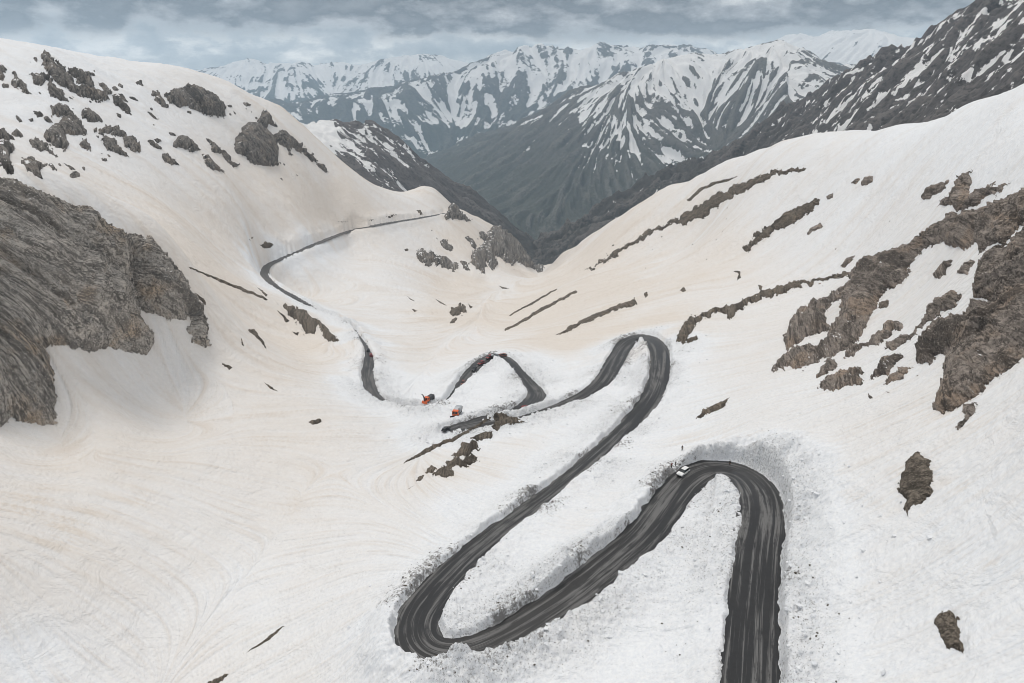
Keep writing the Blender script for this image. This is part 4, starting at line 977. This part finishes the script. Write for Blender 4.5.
# ---- people
def skin_part(name, mat, parent, V, E, root):
    me = bpy.data.meshes.new(name); me.from_pydata([v[:3] for v in V], E, [])
    o = bpy.data.objects.new(name, me); COL.objects.link(o); o.parent = parent; me.materials.append(mat)
    m = o.modifiers.new('skin', 'SKIN'); m.use_smooth_shade = True
    for i, d in enumerate(me.skin_vertices[0].data):
        d.radius = (V[i][3], V[i][4] if len(V[i]) > 4 else V[i][3]); d.use_root = (i == root)
    s = o.modifiers.new('smooth', 'SUBSURF'); s.levels = 1; s.render_levels = 2
    return o
CLOTH = {'black': flat_mat('black_cloth', (0.018, 0.018, 0.02), 0.9, 0, .2, .1), 'red': flat_mat('dark_red_cloth', (0.16, 0.02, 0.025), 0.9, 0, .2, .1), 'blue': flat_mat('dark_blue_cloth', (0.02, 0.026, 0.05), 0.9, 0, .2, .1)}
FLESH = flat_mat('skin_tone', (0.45, 0.29, 0.21), 0.6, 0, .3, 0); HAIR = flat_mat('dark_hair', (0.02, 0.015, 0.012), 0.8, 0, .2, 0)
def make_person(label, jacket):
    t = empty('person', label, 'person')
    # pelvis, spine, neck, head, arms, legs as one continuous figure
    V = [(0, 0, .93, .15, .11), (0, 0, 1.12, .13, .10), (0, 0, 1.36, .17, .11), (0, 0, 1.50, .055), (0, .01, 1.60, .085, .10), (0, .01, 1.71, .075, .085)]
    E = [(0, 1), (1, 2), (2, 3), (3, 4), (4, 5)]
    for s in (-1, 1):
        b = len(V)
        V += [(s * .19, 0, 1.40, .065), (s * .25, .0, 1.13, .048), (s * .23, .12, .90, .036), (s * .23, .17, .82, .038)]
        E += [(2, b), (b, b + 1), (b + 1, b + 2), (b + 2, b + 3)]
        b = len(V)
        V += [(s * .10, 0, .82, .088), (s * .12, .02, .48, .062), (s * .13, 0, .10, .042), (s * .13, .14, .045, .042)]
        E += [(0, b), (b, b + 1), (b + 1, b + 2), (b + 2, b + 3)]
    body = skin_part('body', FLESH, t, V, E, 0)
    V2 = [(0, 0, .98, .185, .145), (0, 0, 1.14, .165, .13), (0, 0, 1.37, .195, .135), (0, 0, 1.47, .08)]
    E2 = [(0, 1), (1, 2), (2, 3)]
    for s in (-1, 1):
        b = len(V2); V2 += [(s * .20, 0, 1.40, .088), (s * .255, 0, 1.13, .07), (s * .235, .11, .93, .056)]; E2 += [(2, b), (b, b + 1), (b + 1, b + 2)]
    skin_part('jacket', CLOTH[jacket], t, V2, E2, 0)
    V3 = [(0, 0, .93, .17, .13)]; E3 = []
    for s in (-1, 1):
        b = len(V3); V3 += [(s * .10, 0, .82, .105), (s * .12, .02, .48, .08), (s * .13, 0, .12, .06), (s * .13, .13, .05, .055)]; E3 += [(0, b), (b, b + 1), (b + 1, b + 2), (b + 2, b + 3)]
    skin_part('trousers', CLOTH['black'], t, V3, E3, 0)
    skin_part('hair', HAIR, t, [(0, -.03, 1.62, .085, .075), (0, -.015, 1.73, .088, .09)], [(0, 1)], 0)
    return t
p1 = make_person('person in black standing on the snow bank above the white car', 'black')
p = ground_spot(682, 450.5); put(p1, p, math.radians(200))
def person_at(px, py, jacket, label, on_road, h):
    c = copy_tree(p1); c['label'] = label
    for ch in c.children:
        if ch.name.split('.')[0] == 'jacket': ch.material_slots[0].link = 'OBJECT'; ch.material_slots[0].material = CLOTH[jacket]
    q = road_spot(px, py)[0] if on_road else ground_spot(px, py)
    put(c, q, h)
person_at(729.5, 466, 'black', 'person in dark clothes standing at the top of the big hairpin', True, 2.6)
person_at(671.5, 468, 'red', 'person in dark red standing on the snow beside the white car', False, 0.6)
person_at(675.5, 466, 'black', 'person in dark jacket next to the one in dark red', False, 1.4)

# ---- loose snow blocks thrown by the ploughs, and stones along the cuttings
def scatter(name, label, cat, n, mat, size, weight, seed, sq=0.7, lift=0.15):
    rr = np.random.default_rng(seed)
    wgt = weight * (L.R ** 2) * np.gradient(L.lr)[:, None]
    wgt = np.where((L.R < 420) & (np.abs(L.az)[None] < 0.8), wgt, 0); cdf = np.cumsum(wgt.ravel()); cdf /= cdf[-1]
    idx = np.searchsorted(cdf, rr.random(n)); i, j = np.unravel_index(idx, L.Z.shape)
    ico = bmesh.new(); bmesh.ops.create_icosphere(ico, subdivisions=1, radius=1.0)
    bv = np.array([v.co[:] for v in ico.verts]); bf = np.array([[v.index for v in f.verts] for f in ico.faces]); ico.free()
    V, Fc = [], []
    for k in range(n):
        a, b = i[k], j[k]
        s = size[0] * (size[1] / size[0]) ** (rr.random() ** 2.2)
        v = bv * (1 + 0.35 * rr.standard_normal((len(bv), 1)).clip(-1.3, 1.3)) * (s * np.array([1, rr.uniform(.6, 1), sq * rr.uniform(.6, 1)]))
        t = rr.uniform(0, 6.28); v = np.stack([v[:, 0] * math.cos(t) - v[:, 1] * math.sin(t), v[:, 0] * math.sin(t) + v[:, 1] * math.cos(t), v[:, 2]], 1)
        V.append(v + np.array([L.X[a, b] + rr.normal() * .2, L.Y[a, b] + rr.normal() * .2, L.Z[a, b] + s * lift])); Fc.append(bf + k * len(bv))
    o = raw_mesh(name, np.concatenate(V), np.concatenate(Fc), mat, smooth_shade=False)
    return tag(o, label, cat, kind='stuff')
edge_w = np.where(on & (e > 0.6), np.exp(-np.maximum(e, 0) / 5.0), 0) * (0.05 + patch ** 2)
scatter('snow_chunks', 'blocks of ploughed snow lying along the road cutting', 'snow', 3600, SNOW, (0.10, 0.62), edge_w, 3)
grit_w = np.where(on & (e > 0.3), GRIT ** 1.3 + 0.012 * np.exp(-np.maximum(e, 0) / 3.0), 0)
scatter('stone_debris', 'dark stones and dirt clods on the snow walls of the road', 'stones', 2800, ROCKS['earth'], (0.05, 0.26), grit_w, 4, 0.8)
# ================================================================== camera, sky, light
cam = bpy.data.cameras.new('camera'); co = bpy.data.objects.new('camera', cam); COL.objects.link(co)
cam.sensor_width = 36.0; cam.lens = 36.0 * F_PX / 1024.0; cam.clip_start = 1.0; cam.clip_end = 80000
co.location = (0, 0, 0); co.rotation_euler = (math.radians(90) - PITCH, 0, 0)
SC.camera = co

SUN_AZ, SUN_EL = math.radians(-35), math.radians(62)      # bearing from the view direction, clockwise +
w = bpy.data.worlds.new('World'); SC.world = w; w.use_nodes = True
nt = w.node_tree; nt.nodes.clear()
N = lambda t, **kw: (lambda nd: ([setattr(nd, a, b) for a, b in kw.items()], nd)[1])(nt.nodes.new(t))
out = N('ShaderNodeOutputWorld'); bg = N('ShaderNodeBackground'); bg.inputs[1].default_value = 0.10
sky = N('ShaderNodeTexSky', sky_type='NISHITA', sun_disc=False, sun_elevation=SUN_EL, sun_rotation=SUN_AZ, altitude=3000)
geo = N('ShaderNodeTexCoord')
sep = N('ShaderNodeSeparateXYZ'); nt.links.new(geo.outputs['Generated'], sep.inputs[0])
def M(op, a, b=None, clamp=False):
    nd = N('ShaderNodeMath', operation=op, use_clamp=clamp)
    for i, x in enumerate((a, b)):
        if x is None: continue
        if isinstance(x, (int, float)): nd.inputs[i].default_value = x
        else: nt.links.new(x, nd.inputs[i])
    return nd.outputs[0]
def NZ(vec, s, detail, rough, off=(0, 0, 0), sc=(1, 1, 1)):
    mp = N('ShaderNodeMapping'); mp.inputs['Location'].default_value = off; mp.inputs['Scale'].default_value = sc; nt.links.new(vec, mp.inputs[0])
    nd = N('ShaderNodeTexNoise'); nd.inputs['Scale'].default_value = s; nd.inputs['Detail'].default_value = detail; nd.inputs['Roughness'].default_value = rough
    nt.links.new(mp.outputs[0], nd.inputs['Vector']); return nd.outputs['Fac']
def ramp(x, pts):
    nd = N('ShaderNodeValToRGB'); e = nd.color_ramp.elements
    while len(e) < len(pts): e.new(0.5)
    for el, (p, c) in zip(e, pts): el.position = p; el.color = (*c, 1)
    nt.links.new(x, nd.inputs[0]); return nd.outputs[0]
def mixc(f, a, b):
    nd = N('ShaderNodeMix', data_type='RGBA')
    for s, x in ((nd.inputs[0], f), (nd.inputs[6], a), (nd.inputs[7], b)):
        if isinstance(x, (int, float)): s.default_value = x
        elif isinstance(x, tuple): s.default_value = (*x, 1)
        else: nt.links.new(x, s)
    return nd.outputs[2]
el = sep.outputs[2]
zz = M('MAXIMUM', el, 0.0)
den = M('ADD', zz, 0.11)
cmb = N('ShaderNodeCombineXYZ')
nt.links.new(M('DIVIDE', sep.outputs[0], den), cmb.inputs[0]); nt.links.new(M('DIVIDE', sep.outputs[1], den), cmb.inputs[1])
cloud = cmb.outputs[0]
big_n = NZ(geo.outputs['Generated'], 1.0, 4, 0.5, (5.3, 0.4, 0), (3.4, 3.4, 10)); fine = NZ(geo.outputs['Generated'], 1.0, 7, 0.62, (1.7, 8.2, 0), (14, 14, 32))
dens = M('ADD', M('MULTIPLY', big_n, 0.52), M('MULTIPLY', fine, 0.48))
deck = ramp(dens, [(0.38, (11.5, 11.3, 11.0)), (0.46, (5.6, 5.7, 5.8)), (0.54, (1.6, 1.7, 1.8)), (0.66, (4.0, 4.1, 4.2))])
# below the cloud deck: a paler rainy band with lit cloud scraps down to the skyline
band = ramp(M('ADD', M('MULTIPLY', fine, 0.7), M('MULTIPLY', big_n, 0.3)), [(0.38, (4.6, 5.1, 5.4)), (0.48, (7.0, 7.3, 7.4)), (0.58, (14.0, 13.6, 12.8))])
edge = M('ADD', el, M('MULTIPLY', M('SUBTRACT', dens, 0.5), 0.16))
ms = N('ShaderNodeMapRange', interpolation_type='SMOOTHSTEP'); nt.links.new(edge, ms.inputs[0]); ms.inputs[1].default_value = 0.060; ms.inputs[2].default_value = 0.085
shade = mixc(ms.outputs[0], band, deck)
top = M('MULTIPLY', M('SUBTRACT', el, 0.17), 2.4, True)
shade = mixc(top, mixc(0.28, shade, (0.0, 0.0, 0.0)), (6.7, 6.75, 6.8))
cover = M('ADD', 0.88, M('MULTIPLY', big_n, 0.1), True)
nt.links.new(mixc(cover, sky.outputs[0], shade), bg.inputs[0]); nt.links.new(bg.outputs[0], out.inputs[0])

# ---- the air between here and the far ranges
hz = bpy.data.materials.new('haze_air'); hz.use_nodes = True; ht = hz.node_tree; ht.nodes.clear()
ho = ht.nodes.new('ShaderNodeOutputMaterial'); hv = ht.nodes.new('ShaderNodeVolumePrincipled')
hv.inputs['Color'].default_value = (0.65, 0.83, 1.0, 1); hv.inputs['Density'].default_value = 6.0e-5; hv.inputs['Anisotropy'].default_value = 0.0
ht.links.new(hv.outputs[0], ho.inputs['Volume'])
zlow = min(float(min(v.co.z for v in o.data.vertices)) for o in [ob for ob in COL.objects if ob.get('kind') == 'structure' and ob.name in ('mountain', 'far_mountains', 'snowy_mountains')])
zhigh = max(float(max(v.co.z for v in o.data.vertices)) for o in [ob for ob in COL.objects if ob.get('kind') == 'structure' and ob.name.split('.')[0] in ('mountain', 'mountain_ridge', 'cloudy_peaks', 'far_mountains', 'snow_ground')])
bx = np.array([(x, y, q) for q in (zlow - 300, zhigh + 40) for y in (-3500, 15200) for x in (-11500, 11500)], float)
hb = raw_mesh('haze', bx, [(0, 2, 3, 1), (4, 5, 7, 6), (0, 1, 5, 4), (2, 6, 7, 3), (0, 4, 6, 2), (1, 3, 7, 5)], hz, smooth_shade=False)
tag(hb, 'bluish mountain air that fades the far ranges', 'haze', kind='stuff')

sd = bpy.data.lights.new('sun', 'SUN'); sd.energy = 1.3; sd.angle = math.radians(22); sd.color = (1.0, 0.945, 0.87)
so = bpy.data.objects.new('sun', sd); COL.objects.link(so)
dirv = Vector((math.sin(SUN_AZ) * math.cos(SUN_EL), math.cos(SUN_AZ) * math.cos(SUN_EL), math.sin(SUN_EL)))
so.rotation_euler = dirv.to_track_quat('Z', 'Y').to_euler()
SC.view_settings.view_transform = 'Standard'; SC.view_settings.look = 'None'; SC.view_settings.gamma = 1.0
SC.view_settings.exposure = 0.20; SC.view_settings.use_curve_mapping = False
SC.cycles.use_denoising = True; SC.cycles.max_bounces = 6; SC.cycles.diffuse_bounces = 3; SC.cycles.volume_bounces = 2
SC.cycles.volume_step_rate = 4.0; SC.cycles.filter_width = 0.9
